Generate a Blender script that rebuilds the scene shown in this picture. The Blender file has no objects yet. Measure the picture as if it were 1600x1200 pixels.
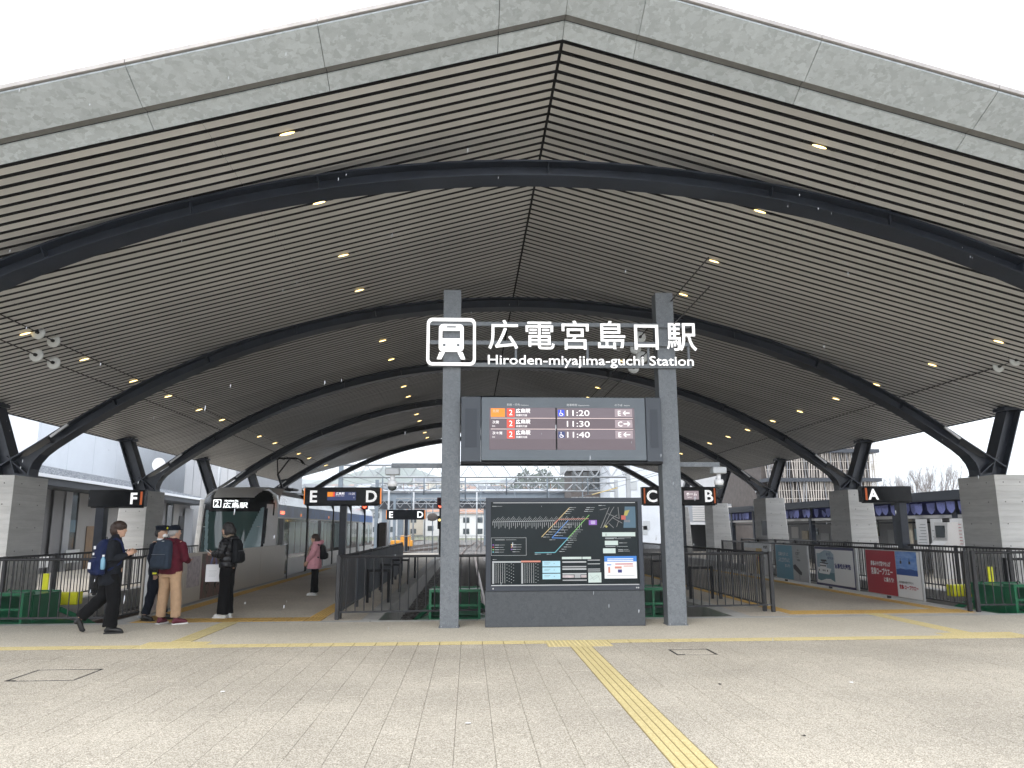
import bpy, math, random
import numpy as np
from mathutils import Vector, Matrix
R = math.radians
random.seed(7)
C = bpy.context.scene.collection
S = bpy.context.scene

# ------------------------------------------------------------------ camera
YAW, PITCH, ROLL = R(3.2), math.atan(225/1200.0), R(-0.24)
_f = Vector((math.sin(YAW)*math.cos(PITCH), math.cos(YAW)*math.cos(PITCH), math.sin(PITCH)))
_r = Vector((math.cos(YAW), -math.sin(YAW), 0)); _u = _r.cross(_f)
_r2 = _r*math.cos(ROLL)+_u*math.sin(ROLL); _u2 = -_r*math.sin(ROLL)+_u*math.cos(ROLL)
EYE = Vector((0, 0, 1.6))
cd = bpy.data.cameras.new('camera'); cam = bpy.data.objects.new('camera', cd); C.objects.link(cam)
cam.matrix_world = Matrix(((_r2.x, _u2.x, -_f.x, EYE.x), (_r2.y, _u2.y, -_f.y, EYE.y), (_r2.z, _u2.z, -_f.z, EYE.z), (0, 0, 0, 1)))
cd.sensor_fit = 'HORIZONTAL'; cd.sensor_width = 36; cd.lens = 27.0; cd.clip_start = 0.1; cd.clip_end = 12000
S.camera = cam
def at(px, py, y):
    d = _f + _r2*((px-800)/1200.0) + _u2*((600-py)/1200.0)
    return EYE + d*(y/d.y)

# ------------------------------------------------------------------ world, sun, exposure
w = bpy.data.worlds.new("World"); S.world = w; w.use_nodes = True
nt = w.node_tree; nt.nodes.clear()
def N(t, k, **kw):
    n = t.nodes.new(k)
    for a, v in kw.items(): setattr(n, a, v)
    return n
sky = N(nt, 'ShaderNodeTexSky', sky_type='NISHITA', sun_disc=False)
sky.sun_elevation = R(48); sky.sun_rotation = R(205); sky.air_density = 1.0; sky.dust_density = 3.0
tc = N(nt, 'ShaderNodeTexCoord'); mp = N(nt, 'ShaderNodeMapping'); mp.inputs['Scale'].default_value = (1.0, 1.0, 2.6)
cn = N(nt, 'ShaderNodeTexNoise'); cn.inputs['Scale'].default_value = 1.6; cn.inputs['Detail'].default_value = 6; cn.inputs['Roughness'].default_value = .55
cr = N(nt, 'ShaderNodeValToRGB'); cr.color_ramp.elements[0].position = .35; cr.color_ramp.elements[1].position = .68
cr.color_ramp.elements[0].color = (7.3, 7.8, 8.6, 1); cr.color_ramp.elements[1].color = (9.3, 9.5, 9.8, 1)
mx = N(nt, 'ShaderNodeMix', data_type='RGBA'); mx.inputs['Factor'].default_value = .93
bg = N(nt, 'ShaderNodeBackground'); bg.inputs['Strength'].default_value = .108
wo = N(nt, 'ShaderNodeOutputWorld')
nt.links.new(tc.outputs['Generated'], mp.inputs['Vector']); nt.links.new(mp.outputs['Vector'], cn.inputs['Vector'])
nt.links.new(cn.outputs['Fac'], cr.inputs['Fac']); nt.links.new(sky.outputs['Color'], mx.inputs[6]); nt.links.new(cr.outputs['Color'], mx.inputs[7])
nt.links.new(mx.outputs[2], bg.inputs['Color']); nt.links.new(bg.outputs['Background'], wo.inputs['Surface'])
sl = bpy.data.lights.new('sun', 'SUN'); sl.energy = 0.8; sl.angle = R(25); sl.color = (1, .97, .93)
so = bpy.data.objects.new('sun', sl); C.objects.link(so)
# sun behind the camera, a little to the left, high
sd = Vector((math.sin(R(205))*math.cos(R(48)), math.cos(R(205))*math.cos(R(48)), math.sin(R(48))))
so.rotation_euler = (-sd).to_track_quat('-Z', 'Y').to_euler()
vs = S.view_settings; vs.view_transform = 'Standard'; vs.look = 'None'; vs.gamma = 1; vs.exposure = 1.42
try: vs.use_curve_mapping = False
except Exception: pass
S.cycles.max_bounces = 6; S.cycles.diffuse_bounces = 4; S.cycles.glossy_bounces = 3; S.cycles.transmission_bounces = 4
S.cycles.volume_bounces = 1; S.cycles.use_denoising = True

# ------------------------------------------------------------------ materials
MT = {}
EK = .34
def mat(name, col, rough=.6, metal=0.0, var=0.0, vscale=6.0, bump=0.0, bscale=60.0, emit=None, estr=1.0, spec=.5, col2=None, kind='noise', alpha=1.0, coords='Object', stretch=None, detail=5):
    if name in MT: return MT[name]
    m = bpy.data.materials.new(name); m.use_nodes = True; t = m.node_tree
    b = t.nodes['Principled BSDF']; MT[name] = m
    b.inputs['Base Color'].default_value = (*col, 1); b.inputs['Roughness'].default_value = rough
    b.inputs['Metallic'].default_value = metal; b.inputs['Specular IOR Level'].default_value = spec
    if emit: b.inputs['Emission Color'].default_value = (*emit, 1); b.inputs['Emission Strength'].default_value = estr*EK
    if alpha < 1: b.inputs['Alpha'].default_value = alpha
    if var > 0 or bump > 0 or col2:
        c = N(t, 'ShaderNodeNewGeometry') if coords == 'World' else N(t, 'ShaderNodeTexCoord')
        src = c.outputs['Position'] if coords == 'World' else c.outputs[coords]
        if stretch:
            q = N(t, 'ShaderNodeMapping'); q.inputs['Scale'].default_value = stretch; t.links.new(src, q.inputs['Vector']); src = q.outputs['Vector']
    if var > 0 or col2:
        c2 = col2 or tuple(x*(1-var) for x in col); c1 = col if col2 else tuple(min(1, x*(1+var*.6)) for x in col)
        if kind == 'noise':
            n = N(t, 'ShaderNodeTexNoise'); n.inputs['Scale'].default_value = vscale; n.inputs['Detail'].default_value = detail; n.inputs['Roughness'].default_value = .62; o = n.outputs['Fac']; lo, hi = .34, .66
        else:
            n = N(t, 'ShaderNodeTexVoronoi'); n.inputs['Scale'].default_value = vscale; o = n.outputs['Color']; lo, hi = .1, .9
            n0 = N(t, 'ShaderNodeTexNoise'); n0.inputs['Scale'].default_value = vscale*.9
            vm = N(t, 'ShaderNodeVectorMath', operation='MULTIPLY_ADD'); vm.inputs[1].default_value = (.16, .16, .16)
            t.links.new(src, n0.inputs['Vector']); t.links.new(n0.outputs['Color'], vm.inputs[0]); t.links.new(src, vm.inputs[2]); t.links.new(vm.outputs[0], n.inputs['Vector'])
        if kind == 'noise': t.links.new(src, n.inputs['Vector'])
        rp = N(t, 'ShaderNodeValToRGB'); rp.color_ramp.elements[0].position = lo; rp.color_ramp.elements[1].position = hi
        rp.color_ramp.elements[0].color = (*c2, 1); rp.color_ramp.elements[1].color = (*c1, 1)
        t.links.new(o, rp.inputs['Fac']); t.links.new(rp.outputs['Color'], b.inputs['Base Color'])
        if metal > .3 or rough < .5:
            rr = N(t, 'ShaderNodeMapRange'); rr.inputs['To Min'].default_value = rough*.8; rr.inputs['To Max'].default_value = min(1, rough*1.25)
            t.links.new(o, rr.inputs['Value']); t.links.new(rr.outputs['Result'], b.inputs['Roughness'])
    if bump > 0:
        n = N(t, 'ShaderNodeTexNoise'); n.inputs['Scale'].default_value = bscale; n.inputs['Detail'].default_value = 3
        bp = N(t, 'ShaderNodeBump'); bp.inputs['Strength'].default_value = bump; bp.inputs['Distance'].default_value = .01
        t.links.new(src, n.inputs['Vector']); t.links.new(n.outputs['Fac'], bp.inputs['Height']); t.links.new(bp.outputs['Normal'], b.inputs['Normal'])
    return m
def speck(name, ca, cb, cc, scale, big=.12, rough=.85, bump=.35):
    """aggregate surface: fine light and dark grains plus slow stains, in place"""
    m = bpy.data.materials.new(name); m.use_nodes = True; t = m.node_tree; b = t.nodes['Principled BSDF']; MT[name] = m
    g = N(t, 'ShaderNodeNewGeometry'); v = N(t, 'ShaderNodeTexVoronoi'); v.inputs['Scale'].default_value = scale
    n = N(t, 'ShaderNodeTexNoise'); n.inputs['Scale'].default_value = .55; n.inputs['Detail'].default_value = 7
    sep = N(t, 'ShaderNodeSeparateColor'); rp = N(t, 'ShaderNodeValToRGB')
    rp.color_ramp.elements[0].color = (*ca, 1); rp.color_ramp.elements[1].color = (*cc, 1); rp.color_ramp.elements[0].position = .05; rp.color_ramp.elements[1].position = .95
    e = rp.color_ramp.elements.new(.5); e.color = (*cb, 1)
    t.links.new(g.outputs['Position'], v.inputs['Vector']); t.links.new(g.outputs['Position'], n.inputs['Vector'])
    t.links.new(v.outputs['Color'], sep.inputs[0]); t.links.new(sep.outputs[0], rp.inputs['Fac'])
    mr = N(t, 'ShaderNodeMapRange'); mr.inputs['From Min'].default_value = .3; mr.inputs['From Max'].default_value = .7; mr.inputs['To Min'].default_value = 1-big; mr.inputs['To Max'].default_value = 1+big
    oi = N(t, 'ShaderNodeObjectInfo'); m2 = N(t, 'ShaderNodeMath', operation='MULTIPLY_ADD'); m2.inputs[1].default_value = .05
    vm = N(t, 'ShaderNodeVectorMath', operation='SCALE')
    t.links.new(n.outputs['Fac'], mr.inputs['Value']); t.links.new(oi.outputs['Random'], m2.inputs[0]); t.links.new(mr.outputs['Result'], m2.inputs[2])
    t.links.new(rp.outputs['Color'], vm.inputs[0]); t.links.new(m2.outputs[0], vm.inputs['Scale']); t.links.new(vm.outputs[0], b.inputs['Base Color'])
    b.inputs['Roughness'].default_value = rough
    bp = N(t, 'ShaderNodeBump'); bp.inputs['Strength'].default_value = bump; bp.inputs['Distance'].default_value = .004
    t.links.new(sep.outputs[1], bp.inputs['Height']); t.links.new(bp.outputs['Normal'], b.inputs['Normal'])
    return m
speck('paver', (.21, .183, .144), (.37, .332, .27), (.58, .53, .45), 140, .15, .8)
speck('resin', (.36, .325, .26), (.49, .445, .365), (.63, .58, .49), 110, .09, .7, .2)
speck('platform', (.38, .335, .275), (.49, .435, .36), (.60, .54, .455), 60, .12, .75, .2)
speck('ballast', (.03, .028, .026), (.11, .10, .095), (.24, .23, .22), 16, .2, .95, 1.0)
speck('yellow_tile', (.44, .355, .16), (.53, .435, .21), (.62, .525, .28), 120, .06, .7, .2)
speck('orange_tile', (.42, .25, .06), (.52, .32, .08), (.62, .40, .12), 100, .08, .7, .2)
mat('yellow_groove', (.26, .20, .09), .9)  # darker groove base: grime plus shade put into the colour
mat('orange_groove', (.24, .14, .035), .9)  # same for the orange tiles: grime and painted-in groove shade
mat('joint', (.33, .30, .255), .95)
mat('steel_dark', (.021, .027, .041), .36, .0, .25, 3, .12, 12, spec=.4)
mat('fence_steel', (.038, .038, .041), .45, .3, .2, 9)
mat('slat', (.50, .495, .485), .45, 0, .07, 1.2)
mat('slat_far', (.50, .495, .485), .45)
mat('ceiling_black', (.010, .010, .012), .8)
mat('galv', (.44, .47, .48), .42, .55, kind='voronoi', vscale=26, col2=(.33, .36, .37), bump=.05, bscale=30)
mat('galv_fascia', (.54, .595, .635), .5, .2, kind='voronoi', vscale=15, col2=(.40, .445, .475), bump=.04, bscale=20, stretch=(1, 1, 1.6))
mat('fascia_strip', (.20, .20, .195), .5, .3, .15, 5)
mat('fascia_cap', (.36, .34, .33), .5, .2, .15, 5)
mat('galv_dark', (.085, .092, .10), .5, .4, kind='voronoi', vscale=26, col2=(.060, .066, .074), bump=.08, bscale=25)
mat('galv_post', (.19, .205, .22), .5, .35, kind='voronoi', vscale=30, col2=(.115, .128, .142), bump=.08, bscale=28)
mat('concrete', (.55, .545, .53), .85, 0, .13, 1.6, .25, 22, stretch=(.6, .6, 5))
mat('concrete_plain', (.42, .41, .39), .85, 0, .15, 2.2, .2, 30)
mat('hole', (.04, .04, .04), .9)
mat('panel_dark', (.06, .07, .085), .45, .2, .08, 2)
mat('panel_mid', (.12, .14, .16), .4, .2, .08, 2)
mat('board_frame', (.035, .042, .055), .4, .2, .08, 3)
mat('board_face', (.010, .016, .019), .16, 0, .25, .9, spec=.22)
mat('black_gloss', (.003, .004, .006), .25, spec=.2)
mat('black', (.008, .008, .010), .5, spec=.25)
mat('rubber', (.02, .02, .02), .8)
mat('white_lit', (.9, .9, .9), .4, emit=(1, 1, 1), estr=.75)
mat('white_edge', (.75, .76, .78), .5)
mat('white_print', (.78, .79, .80), .5)
mat('grey_print', (.42, .44, .45), .5)
mat('screen', (.04, .03, .035), .15, emit=(.13, .095, .11), estr=1)
mat('screen_band', (.05, .042, .05), .15, emit=(.16, .12, .14), estr=1)
mat('screen_line', (.5, .4, .4), .3, emit=(.62, .50, .47), estr=.8)
mat('lcd_white', (.8, .8, .8), .3, emit=(1, .93, .93), estr=.95)
mat('lcd_orange', (.4, .12, .01), .3, emit=(1, .30, .01), estr=.95)
mat('lcd_red', (.7, .05, .03), .3, emit=(.85, .06, .03), estr=.9)
mat('lcd_blue', (.03, .05, .5), .3, emit=(.03, .07, .62), estr=.9)
mat('lcd_navy', (.02, .03, .1), .3, emit=(.03, .05, .16), estr=.8)
mat('lcd_grey', (.15, .12, .13), .3, emit=(.42, .34, .37), estr=.8)
mat('led_white', (.9, .9, .9), .3, emit=(.95, 1, 1), estr=2.2)
mat('orange_mark', (.55, .11, .03), .5, emit=(.8, .18, .04), estr=.25)
mat('orange_lit', (.9, .3, .05), .4, emit=(1, .28, .05), estr=.8)
mat('warm_lens', (1, .85, .5), .4, emit=(1, .70, .26), estr=6)
mat('green_paint', (.006, .13, .055), .35, 0, .25, 4, .1, 20)
mat('green_decal', (.12, .30, .10), .4, 0, .5, 3)
mat('yellow_paint', (.78, .76, .02), .5, 0, .1, 4)
mat('grey_metal', (.20, .215, .235), .5, .4, .25, 7)
mat('rail', (.16, .10, .075), .4, .8, .4, 12)
mat('sleeper', (.16, .145, .13), .9, 0, .35, 8)
mat('tan_panel', (.50, .455, .39), .35, 0, .05, 1)
mat('alu', (.50, .51, .52), .4, .5, .1, 4)
mat('alu_dull', (.33, .34, .35), .5, .3, .12, 3)
mat('window_dark', (.035, .045, .05), .08, spec=.8)
mat('window_blue', (.06, .12, .16), .08, spec=.8)
mat('glass_screen', (.035, .075, .07), .06, spec=.8)
mat('glass_painted_refl', (.26, .36, .38), .12, spec=.7)  # pale glass colour with a bright reflection painted in
mat('tram_silver', (.66, .64, .62), .3, .35, .06, 2)
mat('tram_grey', (.50, .50, .50), .35, .3, .08, 2)
mat('tram_roof', (.66, .70, .74), .28, .4, .25, 1.2, stretch=(1, .5, 1))
mat('tram_blue', (.05, .17, .46), .3, 0, .35, 1.5)
mat('tram_blue_refl', (.20, .29, .46), .3, 0, .35, 1.3)  # paler copy of the blue, a reflection put into the colour
mat('seat_green', (.10, .20, .09), .8)
mat('skin', (.50, .31, .22), .6, 0, .06, 20)
mat('hair_black', (.012, .010, .010), .55, 0, .3, 60, .5, 160, stretch=(1, 1, .2))
mat('hair_brown', (.035, .018, .012), .55, 0, .3, 60, .5, 160, stretch=(1, 1, .2))
mat('hair_grey', (.30, .29, .28), .7, spec=.14)
mat('cloth_navy', (.007, .010, .018), .85, 0, .2, 12, .3, 60, spec=.14)
mat('cloth_charcoal', (.014, .016, .021), .9, 0, .25, 14, .3, 90, spec=.14)
mat('cloth_black', (.005, .005, .006), .85, 0, .2, 10, .25, 40, spec=.14)
mat('cloth_maroon', (.085, .010, .020), .8, 0, .25, 9, .35, 18, spec=.14)
mat('cloth_beige', (.44, .29, .18), .85, 0, .12, 9, .4, 14, spec=.14)
mat('cloth_pink', (.62, .30, .34), .75, 0, .12, 9, .35, 22, spec=.14)
mat('puffer_black', (.007, .007, .009), .28, 0, .2, 9, .5, 18, spec=.35)
mat('fur_beige', (.30, .22, .17), .95, 0, .4, 60, .6, 120)
mat('scarf', (.22, .17, .12), .9, 0, .6, 40)
mat('bag_navy', (.010, .017, .058), .75, 0, .2, 10, .3, 60, spec=.14)
mat('bag_slate', (.030, .042, .062), .75, 0, .2, 10, .3, 60, spec=.14)
mat('bag_black', (.008, .009, .011), .65, 0, .2, 10, .3, 50, spec=.14)
mat('shoe_black', (.010, .010, .011), .35)
mat('shoe_white', (.72, .72, .70), .6)
mat('shoe_maroon', (.11, .012, .025), .6)
mat('paper', (.80, .80, .82), .7)
mat('mask_white', (.8, .8, .8), .8)
mat('bottle_blue', (.16, .33, .45), .2)
mat('wall_white', (.60, .63, .67), .6, 0, .05, .6)
mat('wall_grey', (.17, .17, .18), .6, 0, .08, .8)
mat('wall_mid', (.30, .31, .33), .6, 0, .08, .8)
mat('wall_warm_grey', (.24, .235, .23), .7, 0, .08, .8)  # plain warm grey wall colour
mat('shed_side', (.46, .47, .49), .5, .1, .1, .5)
mat('snow_tile', (.42, .44, .47), .8, 0, .5, 5, stretch=(1.4, .35, 1), col2=(.14, .15, .17))
mat('snow', (.82, .85, .9), .7)
mat('wood_door', (.17, .10, .045), .6, 0, .2, 3)
mat('lattice_pale', (.50, .46, .42), .7, 0, .15, 4)
mat('lattice_dark', (.10, .085, .078), .8, 0, .25, 3)
mat('floor_slab', (.035, .042, .055), .6)
mat('pennant', (.22, .25, .58), .8, 0, .2, 9)
mat('pennant_navy', (.012, .018, .12), .8)
mat('cream_cloth', (.55, .50, .40), .9, 0, .15, 5)
mat('poster_red', (.33, .012, .028), .35)
mat('poster_teal', (.07, .26, .38), .35, 0, .08, 2)
mat('poster_gold', (.50, .33, .07), .4)
mat('poster_navy', (.018, .018, .10), .35)
mat('poster_white', (.72, .73, .74), .4)
mat('poster_blue', (.07, .20, .55), .35, col2=(.24, .38, .68), vscale=2.2, stretch=(1, 1, 4))
mat('poster_sea', (.02, .07, .27), .35)
mat('poster_mist', (.36, .46, .53), .4, col2=(.24, .35, .43), vscale=2)
mat('poster_water', (.09, .20, .25), .4)
mat('poster_pink', (.52, .45, .46), .5, col2=(.30, .26, .27), vscale=9)
mat('poster_plant', (.055, .075, .04), .4, col2=(.20, .05, .04), vscale=7, stretch=(1, 1, .35), detail=7)
mat('ink_red', (.45, .01, .03), .5)
mat('ink_navy', (.03, .03, .16), .5)
mat('ink_dark', (.03, .03, .035), .5)
mat('sheet_pale', (.50, .58, .55), .5)
mat('sheet_cyan', (.36, .58, .68), .5)
mat('sheet_blue', (.04, .19, .55), .5)
mat('line_yellow', (.62, .48, .22), .5); mat('line_red', (.55, .22, .16), .5); mat('line_blue', (.07, .23, .62), .5)
mat('line_green', (.20, .50, .12), .5); mat('line_teal', (.15, .45, .52), .5); mat('line_cyan', (.16, .40, .55), .5)
mat('violet', (.22, .08, .42), .5)
mat('map_road', (.20, .20, .20), .6); mat('map_sea', (.07, .13, .18), .6); mat('map_yellow', (.38, .34, .09), .6); mat('map_red', (.45, .10, .08), .6)
mat('red_lamp', (.9, .1, .05), .4, emit=(1, .12, .06), estr=4)
mat('red_housing', (.10, .01, .01), .5)
mat('amber_lamp', (.9, .6, .1), .4, emit=(1, .7, .25), estr=2)
mat('orange_machine', (.75, .33, .03), .6)
mat('porcelain', (.62, .65, .66), .25)
mat('wire', (.02, .02, .02), .6)
mat('steel_blue', (.20, .24, .28), .5, .3, .1, 1)
mat('steel_pale', (.42, .44, .46), .5, .3, .1, 1)
mat('roof_slate', (.12, .13, .15), .8, 0, .2, .5); mat('roof_brown', (.24, .13, .09), .8, 0, .2, .5); mat('roof_pale', (.36, .38, .41), .8, 0, .2, .5)
mat('roof_terra', (.42, .22, .14), .8, 0, .2, .5); mat('roof_blue', (.08, .17, .33), .7)
mat('house_white', (.60, .60, .60), .8, 0, .06, .3); mat('house_cream', (.55, .50, .42), .8, 0, .06, .3); mat('house_grey', (.38, .39, .41), .8, 0, .06, .3)
mat('forest', (.045, .070, .040), .95, 0, .5, .02, 0); MT['forest'].node_tree
mat('grassland', (.12, .13, .08), .95, 0, .4, .03)
mat('leaf_olive', (.09, .11, .06), .9, 0, .3, 2)
mat('bark', (.20, .17, .155), .9, 0, .2, 3)
mat('far_ground', (.24, .235, .22), .9, 0, .3, .05)
mat('asphalt', (.09, .09, .09), .9, 0, .2, .4)
mat('vend_blue', (.05, .20, .45), .5)
mat('litter_white', (.8, .8, .8), .7)
mat('sleet', (.36, .38, .41), .6)

def vary(name, amt):
    """each board its own slight tone"""
    t = MT[name].node_tree; b = t.nodes['Principled BSDF']; src = b.inputs['Base Color'].links[0].from_socket
    oi = N(t, 'ShaderNodeObjectInfo'); mr = N(t, 'ShaderNodeMapRange'); mr.inputs['To Min'].default_value = 1-amt; mr.inputs['To Max'].default_value = 1+amt
    vm = N(t, 'ShaderNodeVectorMath', operation='SCALE'); t.links.new(oi.outputs['Random'], mr.inputs['Value']); t.links.new(src, vm.inputs[0]); t.links.new(mr.outputs['Result'], vm.inputs['Scale']); t.links.new(vm.outputs[0], b.inputs['Base Color'])
vary('slat', .07); vary('galv_fascia', .05); vary('concrete', .06)
# ------------------------------------------------------------------ mesh helpers
class MB:
    def __init__(s): s.v = []; s.f = []; s.m = []; s.sm = []
    def add(s, vs, fs, mi=0, smooth=False):
        o = len(s.v); s.v += [tuple(v) for v in vs]
        for f in fs: s.f.append(tuple(i+o for i in f)); s.m.append(mi); s.sm.append(smooth)
        return s
    def box(s, x0, y0, z0, x1, y1, z1, mi=0):
        vs = [(x0, y0, z0), (x1, y0, z0), (x1, y1, z0), (x0, y1, z0), (x0, y0, z1), (x1, y0, z1), (x1, y1, z1), (x0, y1, z1)]
        return s.add(vs, [(0, 3, 2, 1), (4, 5, 6, 7), (0, 1, 5, 4), (1, 2, 6, 5), (2, 3, 7, 6), (3, 0, 4, 7)], mi)
    def cbox(s, x0, y0, z0, x1, y1, z1, c=.01, mi=0):
        """box with chamfered edges"""
        vs = []
        idx = {}
        for ix, X in enumerate((x0, x1)):
            for iy, Y_ in enumerate((y0, y1)):
                for iz, Z in enumerate((z0, z1)):
                    dx, dy, dz = (c if ix == 0 else -c), (c if iy == 0 else -c), (c if iz == 0 else -c)
                    idx[ix, iy, iz] = len(vs)
                    vs += [(X, Y_+dy, Z+dz), (X+dx, Y_, Z+dz), (X+dx, Y_+dy, Z)]
        fs = []
        i = idx
        for a in (0, 1):
            fs.append(tuple(i[a, b, c_]+0 for b, c_ in ((0, 0), (1, 0), (1, 1), (0, 1))))
            fs.append(tuple(i[b, a, c_]+1 for b, c_ in ((0, 0), (1, 0), (1, 1), (0, 1))))
            fs.append(tuple(i[b, c_, a]+2 for b, c_ in ((0, 0), (1, 0), (1, 1), (0, 1))))
        for a in (0, 1):
            for b in (0, 1):
                fs.append((i[a, b, 0]+0, i[a, b, 1]+0, i[a, b, 1]+1, i[a, b, 0]+1))
                fs.append((i[a, 0, b]+0, i[a, 1, b]+0, i[a, 1, b]+2, i[a, 0, b]+2))
                fs.append((i[0, a, b]+1, i[1, a, b]+1, i[1, a, b]+2, i[0, a, b]+2))
        for k in i.values(): fs.append((k, k+1, k+2))
        return s.add(vs, fs, mi)
    def beam(s, p, q, w, h=None, up=(0, 0, 1), mi=0, w2=None, h2=None):
        p, q = Vector(p), Vector(q); h = h or w; w2 = w2 or w; h2 = h2 or h; d = (q-p).normalized(); up = Vector(up)
        if abs(d.dot(up)) > .99: up = Vector((0, 1, 0))
        a = d.cross(up).normalized(); b = a.cross(d)
        vs = []
        for c, ww, hh in ((p, w, h), (q, w2, h2)):
            for i, j in ((-1, -1), (1, -1), (1, 1), (-1, 1)): vs.append(c+a*(i*ww/2)+b*(j*hh/2))
        return s.add(vs, [(0, 3, 2, 1), (4, 5, 6, 7), (0, 1, 5, 4), (1, 2, 6, 5), (2, 3, 7, 6), (3, 0, 4, 7)], mi)
    def tube(s, pts, rad, n=8, mi=0, sx=1.0, caps=True, smooth=True, round_=False):
        pts = [Vector(p) for p in pts]; k = len(pts)
        if not isinstance(rad, (list, tuple)): rad = [rad]*k
        rad = list(rad)
        if round_:
            d0 = (pts[0]-pts[1]).normalized(); d1 = (pts[-1]-pts[-2]).normalized()
            pts = [pts[0]+d0*rad[0]*.95, pts[0]+d0*rad[0]*.6]+pts+[pts[-1]+d1*rad[-1]*.6, pts[-1]+d1*rad[-1]*.95]
            rad = [rad[0]*.25, rad[0]*.78]+rad+[rad[-1]*.78, rad[-1]*.25]; k = len(pts)
        o = len(s.v); pa = None
        for i in range(k):
            d = (pts[min(i+1, k-1)]-pts[max(i-1, 0)])
            d = d.normalized() if d.length > 1e-9 else Vector((0, 0, 1))
            if pa is None:
                u = Vector((0, 0, 1)) if abs(d.z) < .9 else Vector((0, 1, 0)); a = d.cross(u).normalized()
            else:
                a = (pa-d*pa.dot(d)); a = a.normalized() if a.length > 1e-6 else d.orthogonal().normalized()
            pa = a; b = d.cross(a)
            for j in range(n):
                t = 2*math.pi*j/n; s.v.append(tuple(pts[i]+a*(math.cos(t)*rad[i]*sx)+b*(math.sin(t)*rad[i])))
        for i in range(k-1):
            for j in range(n):
                j2 = (j+1) % n; s.f.append((o+i*n+j, o+i*n+j2, o+(i+1)*n+j2, o+(i+1)*n+j)); s.m.append(mi); s.sm.append(smooth)
        if caps:
            s.f.append(tuple(o+j for j in reversed(range(n)))); s.m.append(mi); s.sm.append(False)
            s.f.append(tuple(o+(k-1)*n+j for j in range(n))); s.m.append(mi); s.sm.append(False)
        return s
    def rings(s, rg, n=20, mi=0, power=2.0, smooth=True):
        """closed loft of horizontal superellipses: (cx, cy, z, rx, ry)"""
        o = len(s.v)
        for cx, cy, z, rx, ry in rg:
            for j in range(n):
                t = 2*math.pi*j/n; c, sn = math.cos(t), math.sin(t)
                s.v.append((cx+rx*math.copysign(abs(c)**(2/power), c), cy+ry*math.copysign(abs(sn)**(2/power), sn), z))
        for i in range(len(rg)-1):
            for j in range(n):
                j2 = (j+1) % n; s.f.append((o+i*n+j, o+i*n+j2, o+(i+1)*n+j2, o+(i+1)*n+j)); s.m.append(mi); s.sm.append(smooth)
        s.f.append(tuple(o+j for j in reversed(range(n)))); s.m.append(mi); s.sm.append(False)
        s.f.append(tuple(o+(len(rg)-1)*n+j for j in range(n))); s.m.append(mi); s.sm.append(False)
        return s
    def ball(s, c, rx, ry, rz, n=14, m=9, mi=0, power=2.0):
        rg = []
        for i in range(m+1):
            t = -math.pi/2+math.pi*i/m; t = max(-1.53, min(1.53, t))
            cc = math.cos(t)**(2/power); sn = math.copysign(abs(math.sin(t))**(2/power), math.sin(t))
            rg.append((c[0], c[1], c[2]+rz*sn, rx*cc, ry*cc))
        return s.rings(rg, n, mi, power)
    def poly(s, pts, d, mi=0):
        """prism: polygon pts extruded by vector d"""
        n = len(pts); d = Vector(d); vs = [Vector(p) for p in pts]; vs += [v+d for v in vs]
        fs = [tuple(reversed(range(n))), tuple(range(n, 2*n))]+[(i, (i+1) % n, n+(i+1) % n, n+i) for i in range(n)]
        return s.add(vs, fs, mi)
    def quad(s, a, b, c, d, mi=0): return s.add([a, b, c, d], [(0, 1, 2, 3)], mi)
    def mesh(s, name, mats):
        me = bpy.data.meshes.new(name); me.from_pydata(s.v, [], s.f)
        for m in (mats if isinstance(mats, (list, tuple)) else [mats]): me.materials.append(MT[m] if isinstance(m, str) else m)
        me.polygons.foreach_set('material_index', s.m); me.polygons.foreach_set('use_smooth', s.sm); me.update()
        import bmesh
        b = bmesh.new(); b.from_mesh(me); bmesh.ops.recalc_face_normals(b, faces=b.faces); b.to_mesh(me); b.free()
        return me
    def build(s, name, mats, parent=None, **kw):
        return link(name, s.mesh(name, mats), parent, **kw)
def link(name, me, parent=None, loc=None, rot=None, **kw):
    o = bpy.data.objects.new(name, me); C.objects.link(o)
    if parent: o.parent = parent
    if loc is not None: o.location = loc
    if rot is not None: o.rotation_euler = rot
    for k, v in kw.items(): o[k] = v
    return o
def thing(name, label, cat, loc=(0, 0, 0), rz=0, group=None):
    o = bpy.data.objects.new(name, None); C.objects.link(o); o.location = loc; o.rotation_euler = (0, 0, rz); o.empty_display_size = .1
    o['label'] = label; o['category'] = cat
    if group: o['group'] = group
    return o
def tag(o, label, cat, group=None):
    o['label'] = label; o['category'] = cat
    if group: o['group'] = group
    return o
def struct(o): o['kind'] = 'structure'; return o
def stuff(o, label=None, cat=None):
    o['kind'] = 'stuff'
    if label: o['label'] = label; o['category'] = cat
    return o
def dup(root, loc, rz=None, label=None, group=None):
    r = root.copy(); C.objects.link(r); r.location = loc
    if rz is not None: r.rotation_euler = (0, 0, rz)
    if label: r['label'] = label
    if group: r['group'] = group
    for ch in list(root.children):
        c = ch.copy(); C.objects.link(c); c.parent = r
        for g in ch.children:
            d = g.copy(); C.objects.link(d); d.parent = c
    return r
ORD = ['first', 'second', 'third', 'fourth', 'fifth', 'sixth', 'seventh', 'eighth', 'ninth', 'tenth', 'eleventh', 'twelfth', 'thirteenth', 'fourteenth', 'fifteenth', 'sixteenth', 'seventeenth', 'eighteenth']
def evald(o):
    dg = bpy.context.evaluated_depsgraph_get(); me = bpy.data.meshes.new_from_object(o.evaluated_get(dg)); return me
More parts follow.
